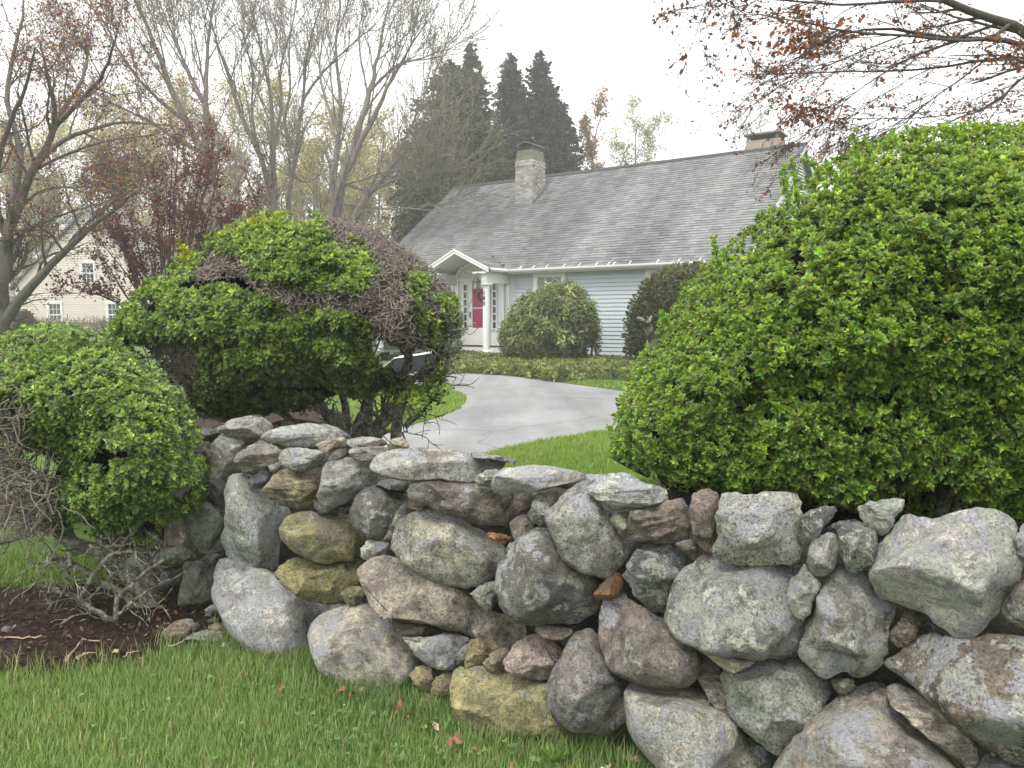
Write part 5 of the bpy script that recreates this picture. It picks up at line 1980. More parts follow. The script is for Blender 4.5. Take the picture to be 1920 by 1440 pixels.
M['shade_green'] = plain('shade_dark_foliage', (.020, .026, .012), .95, .6, 14, .05, bmp=.05, bscale=30)  # near-black green puts the shade inside the shrubs into the colour
M['shade_brown'] = plain('shade_dark_twigs', (.045, .036, .030), .95, .6, 14, .05, bmp=.05, bscale=30)  # dark brown paints the shade behind the bare twigs


def jitter_up(n, rng, upw, rnd):
    a = n + rng.normal(size=n.shape) * rnd
    a[:, 2] += upw
    return unit(a)


def tw_seg(p, d, ln, n, rng, wander):
    pts = np.empty((len(p), n, 3))
    pts[:, 0] = p
    for k in range(1, n):
        d = unit(d + rng.normal(size=d.shape) * wander)
        pts[:, k] = pts[:, k - 1] + d * (ln / (n - 1))[:, None]
    return pts


# ---- big round shrub, upper right
rng = np.random.default_rng(71)
BIG = '1150,852 1152,815 1160,770 1180,720 1200,672 1225,632 1252,596 1285,548 1330,494 1372,458 1420,412 1462,372 1502,344 1550,312 1600,284 1655,262 1715,248 1780,240 1850,238 1935,242 2050,275 2180,360 2260,500 2300,700 2290,860 2200,930 2060,965 1920,968 1855,955 1790,915 1760,902 1700,925 1640,950 1570,945 1480,915 1400,918 1320,910 1260,895 1200,882'
bigm = Mound(BIG, 3.75, 1.15, edge=300, lump=.09, seed=4, dY=lambda q: -.42 * np.clip((q[:, 0] - 1500) / 500, -1, 1.0), hold=lambda q: 150 * np.clip((q[:, 1] - 640) / 260, 0, 1))
big = thing('round_shrub', (*atY([[1720, 960]], 3.7)[0][:2], GZ), 'big round bright green shrub bulging over the stone wall', 'shrub')
RO = [rosette(k, np.random.default_rng(80 + k), .30, (18, 82)) for k in (6, 7, 9)]
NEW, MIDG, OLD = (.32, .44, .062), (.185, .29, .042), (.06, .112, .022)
L = Leaves()
N = 24000
q = sample_poly(bigm.o, N, rng)
dd = np.abs(rng.normal(size=N)) * .11
near_gap = vnoise(np.c_[q / 30, np.zeros(N)], 8) < -.62
keep = ~(near_gap & (dd < .12))
q, dd = q[keep], dd[keep]
p, nrm = bigm.surf(q, dd)
ax = jitter_up(nrm, rng, .75, .55)
vig = np.clip(.5 + .6 * fbm(p * 4, 2, 31) + .35 * rng.normal(size=len(p)), 0, 1)
for i, (T, F, u) in enumerate(RO):
    m = np.arange(len(p)) % 3 == i
    n = m.sum()
    tip = blend(MIDG, NEW, vig[m])
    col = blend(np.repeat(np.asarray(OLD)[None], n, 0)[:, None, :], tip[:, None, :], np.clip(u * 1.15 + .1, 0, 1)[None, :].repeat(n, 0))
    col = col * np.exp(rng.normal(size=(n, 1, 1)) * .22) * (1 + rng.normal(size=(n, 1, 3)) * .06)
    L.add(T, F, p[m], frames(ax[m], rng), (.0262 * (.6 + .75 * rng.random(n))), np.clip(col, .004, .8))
# the far side, sparse
q = sample_poly(bigm.o, 1800, rng)
p, nrm = bigm.surf(q, np.zeros(len(q)))
back = p + unit(rays(q)) * (2 * bigm.T * np.sqrt(np.clip(1 - (1 - np.clip(edge_dist(bigm.o, q)[0] / bigm.R, 0, 1)) ** 2, 0, 1)))[:, None]
L.add(RO[0][0], RO[0][1], back, frames(jitter_up(nrm * np.array([1, -1, 1]), rng, .5, .4), rng), .05 * (.8 + .4 * rng.random(len(q))), vary(MIDG, len(q), rng))
L.make('foliage', M['leaf_gloss'], big, kind='stuff')
bigm.core('inner_shade', M['shade_green'], big, .30, .12)
# upright shoots above the clipped outline
L = Leaves()
for s, Y in (('1612,330 1606,285 1600,248', 3.3), ('1632,330 1628,300 1622,262', 3.3), ('1478,392 1470,352 1466,318', 3.2), ('1498,392 1490,350 1484,306', 3.25), ('1352,515 1345,480 1336,450', 3.3),
             ('1545,350 1530,322 1516,300', 3.3), ('1262,628 1250,606 1240,590', 3.3), ('1700,770 1706,720 1704,668', 2.7), ('1560,640 1562,600 1556,570', 2.75), ('1890,560 1896,510 1890,470', 2.6)):
    pts = atY(smooth_line(P(s), 8), np.full(8, Y))
    tw = Parts()
    tw.tube(pts, np.linspace(.0032, .0015, 8), 5)
    tw.make('shoot', M['bark_red'], big, world=True)
    pos = np.repeat(pts[1:], 2, 0)
    n = len(pos)
    ax = unit(rng.normal(size=(n, 3)) * .7 + np.array([0, -.2, .8]))
    L.add(RO[0][0], RO[0][1], pos, frames(ax, rng), .030 * (.7 + .4 * rng.random(n)), vary((.20, .32, .05), n, rng, .2))
L.make('shoot_leaves', M['leaf_gloss'], big, kind='stuff')
g = Parts()
pts = atY(smooth_line(P('1232,680 1226,650 1219,625 1212,604 1207,596'), 10), np.linspace(3.6, 3.5, 10))
g.tube(pts, np.linspace(.022, .019, 10), 9)
g.tube(atY(P('1212,606 1202,600 1192,597'), [3.5, 3.49, 3.48]), [.014, .012, .008], 7)
g.tube(atY(P('1212,604 1219,602 1222,594'), [3.5, 3.51, 3.52]), [.013, .010, .008], 7)
g.make('cut_branch', M['bark_lichen'], big, smooth=True, world=True)
g = Parts()
g.tube(atY(P('1215,892 1176,872 1150,858'), [3.3, 3.22, 3.18]), [.011, .011, .009], 7)
g.make('cut_branch', M['bark_lichen'], big, smooth=True, world=True)
g = Parts()
g.tube(atY(P('1760,1010 1764,960 1780,900 1800,830'), [3.0, 3.05, 3.1, 3.2]), [.03, .027, .024, .02], 7)
g.make('stem', M['bark_lichen'], big, smooth=True, world=True)
g = Parts()
g.tube(atY(P('1800,1010 1792,950 1760,890 1730,840'), [3.1, 3.1, 3.1, 3.2]), [.02, .02, .018, .015], 7)
g.make('stem', M['bark_lichen'], big, smooth=True, world=True)
# skirt of the shrub behind the wall, its core coloured dark as shade
SK = '1210,880 1300,870 1500,880 1700,880 1900,900 2100,930 2200,1000 2150,1120 1900,1140 1600,1120 1350,1060 1240,980'
sk_m = Mound(SK, 4.15, .35, edge=60, lump=.08, seed=7)
sk_m.core('skirt_shade', M['shade_green'], big, .12, .04)
q = sample_poly(sk_m.o, 1500, rng)
p, nrm = sk_m.surf(q, np.abs(rng.normal(size=1500)) * .1)
Ls = Leaves()
Ls.add(RO[1][0], RO[1][1], p, frames(jitter_up(nrm, rng, .5, .5), rng), .04 * (.7 + .5 * rng.random(1500)), vary(MIDG, 1500, rng))
Ls.make('skirt_leaves', M['leaf_gloss'], big, kind='stuff')

# ---- left clipped shrub by the street
rng = np.random.default_rng(72)
LOW = '-130,700 -60,672 20,690 60,672 120,652 180,648 235,655 268,690 300,705 335,730 345,765 368,792 376,830 380,880 388,905 372,945 335,968 300,985 285,1020 262,1030 240,1000 200,1010 150,1000 110,985 85,955 95,915 130,880 95,850 40,838 20,800 -40,790 -140,830'
lowm = Mound(LOW, 3.95, .62, edge=170, lump=.09, seed=14)
low = thing('clipped_shrub', (*onZ([[235, 1150]], .05)[0][:2], 0.05), 'small leaved green shrub with bare crooked stems on the mulch bed', 'shrub')
RS = [rosette(k, np.random.default_rng(90 + k), .33, (0, 70)) for k in (6, 7, 8)]
L = Leaves()
N = 8600
q = sample_poly(lowm.o, N, rng)
q += 16 * np.stack([fbm(np.c_[q / 30, np.zeros(N)], 2, 3), fbm(np.c_[q / 30, np.ones(N)], 2, 4)], 1) + rng.normal(size=(N, 2)) * 4
dd = np.abs(rng.normal(size=N)) * .09
gap = fbm(np.c_[q / 34, np.zeros(N)], 2, 18) < -.30 - .1 * (q[:, 0] > 200)
keep = ~gap
q, dd = q[keep], dd[keep]
p, nrm = lowm.surf(q, dd)
ax = jitter_up(nrm, rng, .6, .45)
vig = np.clip(.45 + .6 * fbm(p * 6, 2, 33) + .3 * rng.normal(size=len(p)), 0, 1)
for i, (T, F, u) in enumerate(RS):
    m = np.arange(len(p)) % 3 == i
    n = m.sum()
    tip = blend((.12, .195, .032), (.31, .42, .09), vig[m])
    col = blend(np.broadcast_to(np.array((.036, .068, .018)), (n, 1, 3)), tip[:, None, :], np.clip(u + .15, 0, 1)[None, :].repeat(n, 0))
    col = col * np.exp(rng.normal(size=(n, 1, 1)) * .25)
    L.add(T, F, p[m], frames(ax[m], rng), .033 * (.7 + .6 * rng.random(n)), np.clip(col, .004, .8))
L.make('foliage', M['leaf_gloss'], low, kind='stuff')
lowm.core('inner_shade', M['shade_green'], low, .30, .34)


def branch_set(specs, Y0, rng, wob=.008):
    out = []
    for s, r0, r1, *ys in specs:
        ya, yb_ = ys if ys else (Y0, Y0 - .1)
        pp = smooth_line(P(s), 14, 2)
        pts = atY(pp, np.linspace(ya, yb_, 14))
        pts[1:-1] += rng.normal(size=(12, 3)) * wob
        out.append((pts, np.linspace(r0, r1, 14)))
    return np.array([a for a, b in out]), np.array([b for a, b in out])


bp, br = branch_set([
    ('218,1172 200,1158 180,1145 150,1124 125,1116 100,1108', .016, .010, 3.72, 3.70),
    ('155,1128 162,1100 185,1064 212,1038 226,1032 250,1034', .013, .009, 3.72, 3.66),
    ('217,1160 219,1128 240,1100 265,1080 290,1058 312,1048', .014, .008, 3.72, 3.62),
    ('292,1150 270,1115 250,1087 212,1050 150,1020 75,985 25,952 -20,930', .040, .024, 3.98, 3.95),
    ('286,1152 262,1112 225,1062 205,1040 188,1000 170,940', .034, .018, 4.0, 3.9),
    ('296,1150 285,1100 262,1040 255,980 268,920', .030, .015, 4.05, 3.95),
    ('270,1150 235,1120 200,1096 165,1075 132,1060 110,1050', .026, .012, 3.95, 3.8),
    ('112,1012 95,1040 75,1060 48,1070', .009, .004, 3.75, 3.6),
    ('130,1040 126,1075 122,1098', .009, .007, 3.7, 3.66),
    ('170,1022 205,1025 225,1012 250,1000', .010, .006, 3.7, 3.6),
    ('225,1152 250,1125 278,1108', .009, .006, 3.72, 3.6),
    ('25,960 60,930 85,880 95,840', .016, .008, 3.9, 3.7),
    ('70,985 95,950 120,925 150,900', .016, .008, 3.9, 3.75),
    ('0,920 30,880 40,820 20,760', .012, .006, 3.8, 3.6),
    ('75,985 40,1010 0,1020 -40,1010', .012, .006, 3.9, 3.7),
], 3.8, rng, .006)
b2, r2 = sprout(bp, br, 6, (.10, .34), (25, 75), 7, rng, .22, .05, .42, .25, 1, .0032)
b3, r3 = sprout(b2, r2, 4, (.05, .18), (25, 75), 5, rng, .28, .03, .6, .1, 1, .0022)
V, F = join_tubes([(bp, br, 9), (b2, r2, 6), (b3, r3, 4)])
mk('stems', V, F, M['bark_lichen'], low, smooth=True)
# dead twigs crowding the street side, far left
N = 900
q = sample_poly(P('-60,700 20,700 60,760 40,860 110,900 120,985 60,1000 -60,960'), N, rng)
p = atY(q, 3.45 + .5 * rng.random(N))
tp = tw_seg(p, unit(rng.normal(size=(N, 3))), .08 + .16 * rng.random(N), 6, rng, .3)
V, F = join_tubes([(tp, np.repeat(np.linspace(.0035, .0018, 6)[None], N, 0), 4)])
mk('dead_twigs', V, F, M['twig'], low)

# ---- low mound behind it
rng = np.random.default_rng(73)
MND = '-160,640 -80,632 0,630 40,618 90,610 140,612 195,628 235,640 262,668 280,700 300,740 280,770 150,760 0,760 -160,780'
mm = Mound(MND, 5.4, .6, edge=70, lump=.08, seed=24)
mnd = thing('mound_shrub', (*atY([[90, 760]], 5.4)[0][:2], GZ * .6), 'low green mound of shrub under the cream house, behind the crooked stemmed shrub', 'shrub')
L = Leaves()
N = 3600
q = sample_poly(mm.o, N, rng)
p, nrm = mm.surf(q, np.abs(rng.normal(size=N)) * .10)
ax = jitter_up(nrm, rng, .6, .4)
for i, (T, F, u) in enumerate(RS):
    m = np.arange(N) % 3 == i
    n = m.sum()
    tip = vary((.20, .29, .055), n, rng, .35)
    col = blend(np.broadcast_to(np.array((.045, .09, .02)), (n, 1, 3)), tip[:, None, :], np.clip(u + .15, 0, 1)[None, :].repeat(n, 0))
    L.add(T, F, p[m], frames(ax[m], rng), .034 * (.7 + .6 * rng.random(n)), np.clip(col, .004, .8))
L.make('foliage', M['leaf_gloss'], mnd, kind='stuff')
mm.core('inner_shade', M['shade_green'], mnd, .2, .1)
g = Parts()
for k in range(6):
    q0 = 20 + 40 * k
    g.tube(atY(P(f'{q0 * .5 + 45},800 {q0},740 {q0 + 10},690'), [5.4, 5.4, 5.35]), [.02, .015, .008], 6)
g.make('stems', M['bark_lichen'], mnd, world=True)

# ---- half dead dome shrub in the middle
rng = np.random.default_rng(74)
K = 680 / 1920
zz = lambda s: ' '.join(f'{200 + float(a.split(",")[0]) * K:.1f},{380 + float(a.split(",")[1]) * K:.1f}' for a in s.split())
DOME = zz('0,690 60,600 150,490 240,420 330,375 410,295 530,240 600,165 720,110 850,80 980,58 1140,68 1180,85 1300,108 1450,168 1570,240 1700,340 1790,430 1850,520 1868,600 1850,700 1800,800 1740,900 1560,960 1430,980 1380,1060 1150,1070 900,1100 700,1120 480,1140 430,1000 330,900 230,800 60,740')
dm = Mound(DOME, 5.6, 1.0, edge=150, lump=.12, seed=34)
dome = thing('half_dead_shrub', (*atY([[690, 960]], 5.6)[0][:2], GZ), 'large dome shrub, half green and half bare twigs, behind the wall by the drive', 'shrub')
LIVE = [zz(s) for s in (
    '0,690 60,600 150,480 240,420 330,375 420,290 560,250 520,330 430,370 480,420 560,410 700,370 820,470 900,560 1000,640 1100,570 1230,620 1370,600 1385,700 1360,800 1420,880 1440,960 1390,1060 1150,1070 900,1100 700,1120 480,1140 430,1000 520,900 500,740 200,720 60,745',
    '520,240 600,160 720,105 850,78 1000,55 1140,68 1130,150 1185,190 1110,235 990,235 900,190 830,240 760,265 650,245',
    '800,380 860,310 950,250 1130,245 1250,255 1355,225 1440,340 1380,420 1300,500 1150,470 1000,450 850,410',
    '480,420 520,340 640,270 900,210 1000,240 900,290 830,370 900,500 1000,600 900,540 700,380 560,400', '1600,400 1640,380 1700,430 1690,500 1640,480', '1760,490 1840,500 1868,600 1850,720 1810,650 1790,560', '1700,640 1760,680 1800,760 1740,800 1690,720',
    '1500,960 1600,960 1700,870 1760,890 1815,905 1790,1010 1700,1090 1600,1100 1530,1020', '1640,560 1690,600 1670,690 1630,640', '1480,900 1560,930 1540,1010 1440,1000')]
L = Leaves()
yellow_tips = P(zz('590,190 640,130 760,90 860,70 900,120 760,140 650,190'))
q = np.concatenate([sample_poly(smooth_line(np.r_[P(s), P(s)[:1]], 60, 1)[:-1], n, rng) for s, n in zip(LIVE, (6600, 1700, 1500, 620, 170, 280, 190, 560, 120, 240))])
q += rng.normal(size=q.shape) * np.where(rng.random(len(q)) < .35, 9.0, 3.0)[:, None]
q = q[inside(dm.o, q) | (rng.random(len(q)) < .5)]
N = len(q)
shelf = vnoise(np.c_[q[:, 0] / 70, q[:, 1] / 26, np.zeros(N)], 77)
keep = shelf > -.55
q, shelf = q[keep], shelf[keep]
N = len(q)
p, nrm = dm.surf(q, np.abs(rng.normal(size=N)) * .09 - .10 * np.maximum(shelf, 0))
ax = jitter_up(nrm, rng, .75, .45)
vig = np.clip(.42 + .55 * fbm(p * 5, 2, 35) + .28 * rng.normal(size=N), 0, 1)
yl = inside(yellow_tips, q) & (rng.random(N) < .6)
for i, (T, F, u) in enumerate(RS):
    m = np.arange(N) % 3 == i
    n = m.sum()
    tip = blend((.11, .18, .028), (.30, .40, .07), vig[m])
    tip[yl[m]] = (.36, .36, .04)
    col = blend(np.broadcast_to(np.array((.032, .062, .016)), (n, 1, 3)), tip[:, None, :], np.clip(u + .12, 0, 1)[None, :].repeat(n, 0))
    col = col * np.exp(rng.normal(size=(n, 1, 1)) * .22)
    L.add(T, F, p[m], frames(ax[m], rng), .046 * (.65 + .6 * rng.random(n)), np.clip(col, .004, .8))
# yellow sprig standing clear at the left shoulder
pts = atY(P('348,488 346,476 344,466'), [5.2, 5.2, 5.2])
pos = np.repeat(pts, 4, 0) + rng.normal(size=(12, 3)) * .015
L.add(RS[0][0], RS[0][1], pos, frames(unit(rng.normal(size=(12, 3)) * .5 + np.array([0, 0, 1.])), rng), np.full(12, .04), vary((.40, .40, .04), 12, rng, .1))
L.make('foliage', M['leaf_gloss'], dome, kind='stuff')
# inner core only behind the living parts
lc = smooth_line(np.r_[P(LIVE[0]), P(LIVE[0])[:1]], 120, 2)[:-1]
inner = Mound(lc, 5.6, .62, edge=120, seed=3)
inner.core('inner_shade', M['shade_green'], dome, .10, .16)
dk = Mound(zz('420,330 560,270 760,270 830,250 900,210 1100,240 1250,240 1180,100 1330,130 1430,200 1470,330 1440,440 1330,560 1200,600 1050,620 900,540 800,500 640,480 500,460'), 5.62, .55, edge=80, seed=5)
dk.core('inner_twig_shade', M['shade_brown'], dome, .06, .10)
# bare twig shell
DEAD = [zz('1130,75 1190,88 1300,110 1450,172 1570,245 1700,345 1790,435 1850,520 1860,600 1820,560 1760,480 1700,430 1600,380 1500,380 1430,420 1400,560 1300,560 1290,470 1430,345 1360,240 1200,270 1130,160'),
        zz('470,350 560,262 700,262 830,245 900,200 1000,240 1120,250 960,262 880,310 820,380 860,430 1000,430 1150,440 1300,470 1290,600 1100,580 1000,640 900,560 820,470 700,372 560,412 480,425'),
        zz('1290,470 1430,400 1600,380 1760,470 1850,600 1840,700 1700,760 1500,740 1400,690 1380,600 1290,560'),
        zz('200,720 500,740 520,900 430,1000 330,900 230,790')]
tl, rl = [], []
for s, n, ln, dens in zip(DEAD, (7600, 2200, 2400, 700), (.055, .06, .10, .12), (1, 1, 1, 1)):
    q = sample_poly(P(s), n, rng)
    q = q[inside(dm.o, q)]
    p, nrm = dm.surf(q, np.abs(rng.normal(size=len(q))) * (.10 if ln < .09 else .3))
    d = unit(nrm * .25 + rng.normal(size=nrm.shape))
    tl.append(tw_seg(p - d * .03, d, ln * (.4 + .9 * rng.random(len(q))), 5, rng, .5))
    rl.append(np.repeat(np.linspace(.0036, .0022, 5)[None], len(q), 0) * (.7 + .7 * rng.random((len(q), 1))))
V, F = join_tubes([(np.concatenate(tl), np.concatenate(rl), 4)])
mk('dead_twigs', V, F, M['twig'], dome)
bp, br = branch_set([
    ('664,905 648,812 628,782 608,768 585,760', .050, .030, 5.5, 5.2),
    ('672,905 668,840 674,790 690,750 700,720', .055, .034, 5.6, 5.3),
    ('684,905 690,840 706,800 728,770 748,745', .050, .032, 5.6, 5.4),
    ('734,905 736,850 744,800 752,760 760,712 766,670 772,640', .045, .032, 5.5, 5.3),
    ('690,905 700,830 730,780 752,758', .036, .026, 5.5, 5.4),
    ('770,652 748,646 728,640 712,630 690,620', .024, .010, 5.3, 5.0),
    ('772,652 757,632 755,610 745,590 725,570', .022, .009, 5.3, 5.1),
    ('775,655 790,640 812,636 835,622 842,610', .020, .009, 5.3, 5.0),
    ('790,640 786,600 790,560 782,530 770,500', .026, .010, 5.35, 5.3),
    ('790,580 775,570 764,555 758,540', .016, .007, 5.3, 5.1),
    ('742,740 775,705 805,690 838,660', .026, .018, 5.5, 5.2),
    ('760,800 790,770 812,740 835,700 845,660 850,620', .020, .010, 5.4, 5.3),
    ('735,860 760,815 775,790 800,772', .010, .005, 5.4, 5.2),
    ('600,800 540,790 480,800 420,790 360,760', .030, .015, 5.6, 5.3),
    ('640,860 560,800 520,770 450,740 380,690', .034, .016, 5.7, 5.4),
    ('650,850 600,760 560,700 520,620 500,520', .036, .014, 5.8, 5.5),
    ('660,850 640,740 640,640 630,540 620,460', .036, .014, 5.8, 5.5),
    ('680,850 700,720 690,620 700,540 690,470', .032, .013, 5.8, 5.5),
    ('770,640 760,580 740,520 720,480', .026, .010, 5.5, 5.4),
    ('330,720 300,700 270,690 240,690', .014, .007, 5.3, 5.1),
    ('450,770 400,735 350,715 310,712', .016, .008, 5.3, 5.1),
], 5.5, rng, .010)
b2, r2 = sprout(bp, br, 8, (.14, .42), (25, 70), 7, rng, .22, .06, .45, .42, 1, .0045)
b3, r3 = sprout(b2, r2, 5, (.07, .22), (25, 75), 5, rng, .26, .03, .6, .15, 1, .0032)
V, F = join_tubes([(bp[:5], br[:5], 10)])
mk('trunk', V, F, M['bark_lichen'], dome, smooth=True)
V, F = join_tubes([(bp[5:], br[5:], 8), (b2, r2, 5), (b3, r3, 4)])
mk('branches', V, F, M['bark_lichen'], dome, smooth=True)

# ---- rhododendron by the house
rng = np.random.default_rng(75)
RHO = '940,655 938,625 948,600 965,575 985,555 1010,545 1035,534 1060,532 1085,540 1105,560 1116,585 1122,612 1112,640 1100,655 1080,672 1030,680 985,684 955,676'
rm = Mound(RHO, 21.2, 1.2, edge=60, lump=.28, seed=44)
rho = thing('rhododendron', (*atY([[1035, 690]], 21.0)[0][:2], GZ), 'rounded olive green rhododendron in front of the clapboards', 'shrub')
RL = [rosette(k, np.random.default_rng(100 + k), .20, (-35, 35)) for k in (7, 8, 9)]
L = Leaves()
N = 1600
q = sample_poly(rm.o, N, rng)
p, nrm = rm.surf(q, np.abs(rng.normal(size=N)) * .2)
ax = jitter_up(nrm, rng, .7, .35)
for i, (T, F, u) in enumerate(RL):
    m = np.arange(N) % 3 == i
    n = m.sum()
    L.add(T, F, p[m], frames(ax[m], rng), .20 * (.7 + .5 * rng.random(n)), vary((.16, .195, .075), n, rng, .48, .08))
q = sample_poly(P('1096,580 1118,590 1128,640 1120,668 1104,640'), 70, rng)
p = atY(q, 21 + .5 * rng.random(70))
L.add(RL[0][0], RL[0][1], p, frames(jitter_up(np.zeros((70, 3)), rng, 1, .4), rng), np.full(70, .13), vary((.10, .13, .04), 70, rng, .3))
L.make('foliage', M['leaf_soft'], rho, kind='stuff')
rm.core('inner_shade', M['shade_green'], rho, .4, .14)
bp, br = branch_set([('1098,690 1096,665 1090,640 1084,610', .05, .03), ('1110,690 1108,668 1112,640 1110,610', .045, .02), ('1125,690 1118,660 1108,625 1100,600', .05, .02), ('1060,690 1050,675 1040,650', .05, .03),
                     ('1040,690 1030,680 1010,660', .05, .03), ('1000,690 1000,676 990,660', .04, .03), ('1075,692 1080,676 1100,664', .04, .02)], 21.0, rng, .01)
V, F = join_tubes([(bp, br, 6)])
mk('stems', V, F, M['bark_red'], rho)

# ---- clipped yew at the right of the house front
rng = np.random.default_rng(76)
YEW = '1172,660 1170,620 1176,585 1190,555 1208,528 1232,510 1262,498 1300,493 1345,498 1400,520 1440,560 1460,640 1440,672 1330,676 1240,672 1190,672'
ym = Mound(YEW, 19.8, 1.5, edge=90, lump=.05, seed=54)
yew = thing('clipped_yew', (*atY([[1300, 690]], 19.8)[0][:2], GZ), 'dark brownish green yew clipped into a smooth dome against the house', 'shrub')
L = Leaves()
N = 9500
q = sample_poly(ym.o, N, rng)
p, nrm = ym.surf(q, np.abs(rng.normal(size=N)) * .07)
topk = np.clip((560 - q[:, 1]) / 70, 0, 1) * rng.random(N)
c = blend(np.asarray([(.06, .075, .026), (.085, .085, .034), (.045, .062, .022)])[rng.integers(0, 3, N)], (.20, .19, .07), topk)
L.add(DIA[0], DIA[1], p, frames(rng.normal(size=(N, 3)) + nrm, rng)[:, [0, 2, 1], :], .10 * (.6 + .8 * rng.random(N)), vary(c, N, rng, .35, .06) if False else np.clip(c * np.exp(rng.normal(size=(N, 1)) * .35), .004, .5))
L.make('foliage', M['leaf_soft'], yew, kind='stuff')
ym.core('inner_shade', M['shade_green'], yew, .16, .05)

# ---- ground cover bed before the house
rng = np.random.default_rng(77)
GC = onZ(P('820,712 845,702 880,700 925,704 970,707 1005,713 1050,718 1100,714 1200,716 1300,728 1300,692 1200,684 1120,680 1040,682 960,678 900,672 850,670 820,676'), GZ)[:, :2]
N = 5200
pp = sample_poly(GC, N, rng)
ed = edge_dist(GC, pp)[0]
h = .04 + .15 * np.clip(ed / .30, 0, 1) + .04 * vnoise(np.c_[pp * 2.2, np.zeros(N)], 6)
p = np.c_[pp, GZ + h * (.75 + .3 * rng.random(N))]
c = np.asarray([(.14, .18, .055), (.22, .25, .08), (.075, .115, .04), (.26, .28, .12)])[rng.integers(0, 4, N)]
L = Leaves()
L.add(RS[1][0], RS[1][1], p, frames(jitter_up(np.zeros((N, 3)), rng, 1, .35), rng), .10 * (.7 + .6 * rng.random(N)), np.clip(c * np.exp(rng.normal(size=(N, 1)) * .3), .004, .6))
n = 500
pe = sample_poly(GC, 4000, rng)
pe = pe[edge_dist(GC, pe)[0] < .25][:n]
L.add(DIA[0], DIA[1], np.c_[pe, np.full(len(pe), GZ + .03)], frames(rng.normal(size=(len(pe), 3)), rng), .07 * (.6 + .6 * rng.random(len(pe))), vary((.13, .075, .05), len(pe), rng))
L.make('ground_cover', M['leaf_soft'], None, kind='stuff')

# ---- brown hedge and a dark shrub before the cream house
rng = np.random.default_rng(78)
hy = 36.0
hed = thing('bare_hedge', (*atY([[110, 640]], hy)[0][:2], GZ), 'low bare brown hedge along the foot of the cream house', 'hedge')
N = 5200
qx = -140 + 440 * rng.random(N)
qt = 607 + 3 * vnoise(np.c_[qx / 8, np.zeros(N), np.zeros(N)], 3) - 8 * np.clip((40 - qx) / 60, 0, 1)
qy = qt + (650 - qt) * rng.random(N) ** 1.3
p = atY(np.c_[qx, qy], hy + rng.random(N) * 1.2)
tp = tw_seg(p, unit(rng.normal(size=(N, 3)) + np.array([0, 0, .8])), .25 + .3 * rng.random(N), 3, rng, .3)
V, F = join_tubes([(tp, np.full((N, 3), .014), 3)])
mk('twigs', V, F, M['twig'], hed, kind='stuff')
dsh = thing('dark_shrub', (*atY([[42, 630]], 34.0)[0][:2], GZ), 'small dark green shrub between the maple trunk and the cream house window', 'shrub')
sm_ = Mound('8,625 14,600 28,586 44,581 58,588 70,606 72,625', 34.0, .6, lump=.1, seed=64)
q = sample_poly(sm_.o, 1300, rng)
p, nrm = sm_.surf(q, np.abs(rng.normal(size=1300)) * .15)
L = Leaves()
L.add(RL[0][0], RL[0][1], p, frames(jitter_up(nrm, rng, .5, .5), rng), .12 * (.6 + .6 * rng.random(1300)), vary((.07, .085, .045), 1300, rng, .35))
L.make('foliage', M['leaf_soft'], dsh, kind='stuff')
sm_.core('inner_shade', M['shade_green'], dsh, .2, .1)

# ------------------------------------------------------------------ grass
rng = np.random.default_rng(81)
BL = (np.array([(-.5, 0, 0), (.5, 0, 0), (-.38, .10, .45), (.38, .10, .45), (0, .42, 1.0)]), np.array([(0, 1, 3), (0, 3, 2), (2, 3, 4)]))


def blades(pos, h, w, rng, cols, lean=.55):
    """curved blades; h, w per blade"""
    n = len(pos)
    a = rng.random(n) * 2 * math.pi
    c, s = np.cos(a), np.sin(a)
    T = BL[0]
    x = T[None, :, 0] * w[:, None]
    y = T[None, :, 1] * (h * (lean + .9 * rng.random(n)))[:, None]
    z = T[None, :, 2] * h[:, None] * (.75 + .3 * rng.random(n))[:, None]
    V = np.stack([x * c[:, None] - y * s[:, None], x * s[:, None] + y * c[:, None], z], -1) + pos[:, None, :]
    F = (BL[1][None] + (np.arange(n) * 5)[:, None, None]).reshape(-1, 3)
    C = np.repeat(cols[:, None, :], 5, 1)
    return V.reshape(-1, 3), F, C.reshape(-1, 3)


def lawn_cols(xy, n, rng, base=(.175, .285, .088), straw=.09):
    c = np.asarray(base) * np.exp(rng.normal(size=(n, 1)) * .22)
    k = np.clip(.5 + .9 * fbm(np.c_[xy * 1.6, np.zeros(n)], 3, 12), 0, 1)[:, None]
    c = c * (1 - k * .28) + np.asarray((.30, .34, .11)) * k * .28 * 1.2
    m = rng.random(n) < straw
    c[m] = np.asarray((.42, .36, .21)) * np.exp(rng.normal(size=(m.sum(), 1)) * .2)
    return np.clip(c, .01, .6)


N = 200000
pt = np.stack([-3.6 + 4.6 * rng.random(N), 2.05 + 2.6 * rng.random(N)], 1)
scr = pt[:, 0] / pt[:, 1]
d = wall_d(pt)
ok = (scr > -.95) & (d < .02) & ~inside(soil, pt)
fade = edge_dist(soil, pt)[0]
pt = pt[ok]
d = d[ok]
n = len(pt)
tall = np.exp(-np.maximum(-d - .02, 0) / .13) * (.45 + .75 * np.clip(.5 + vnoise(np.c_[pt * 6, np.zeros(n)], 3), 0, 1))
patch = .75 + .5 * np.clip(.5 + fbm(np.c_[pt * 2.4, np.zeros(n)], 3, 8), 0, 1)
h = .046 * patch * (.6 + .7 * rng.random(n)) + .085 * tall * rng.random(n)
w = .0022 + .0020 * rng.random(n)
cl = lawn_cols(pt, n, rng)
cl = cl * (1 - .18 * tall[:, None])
V, F, C = blades(np.c_[pt, ground_z(pt) - .004], h, w, rng, cl)
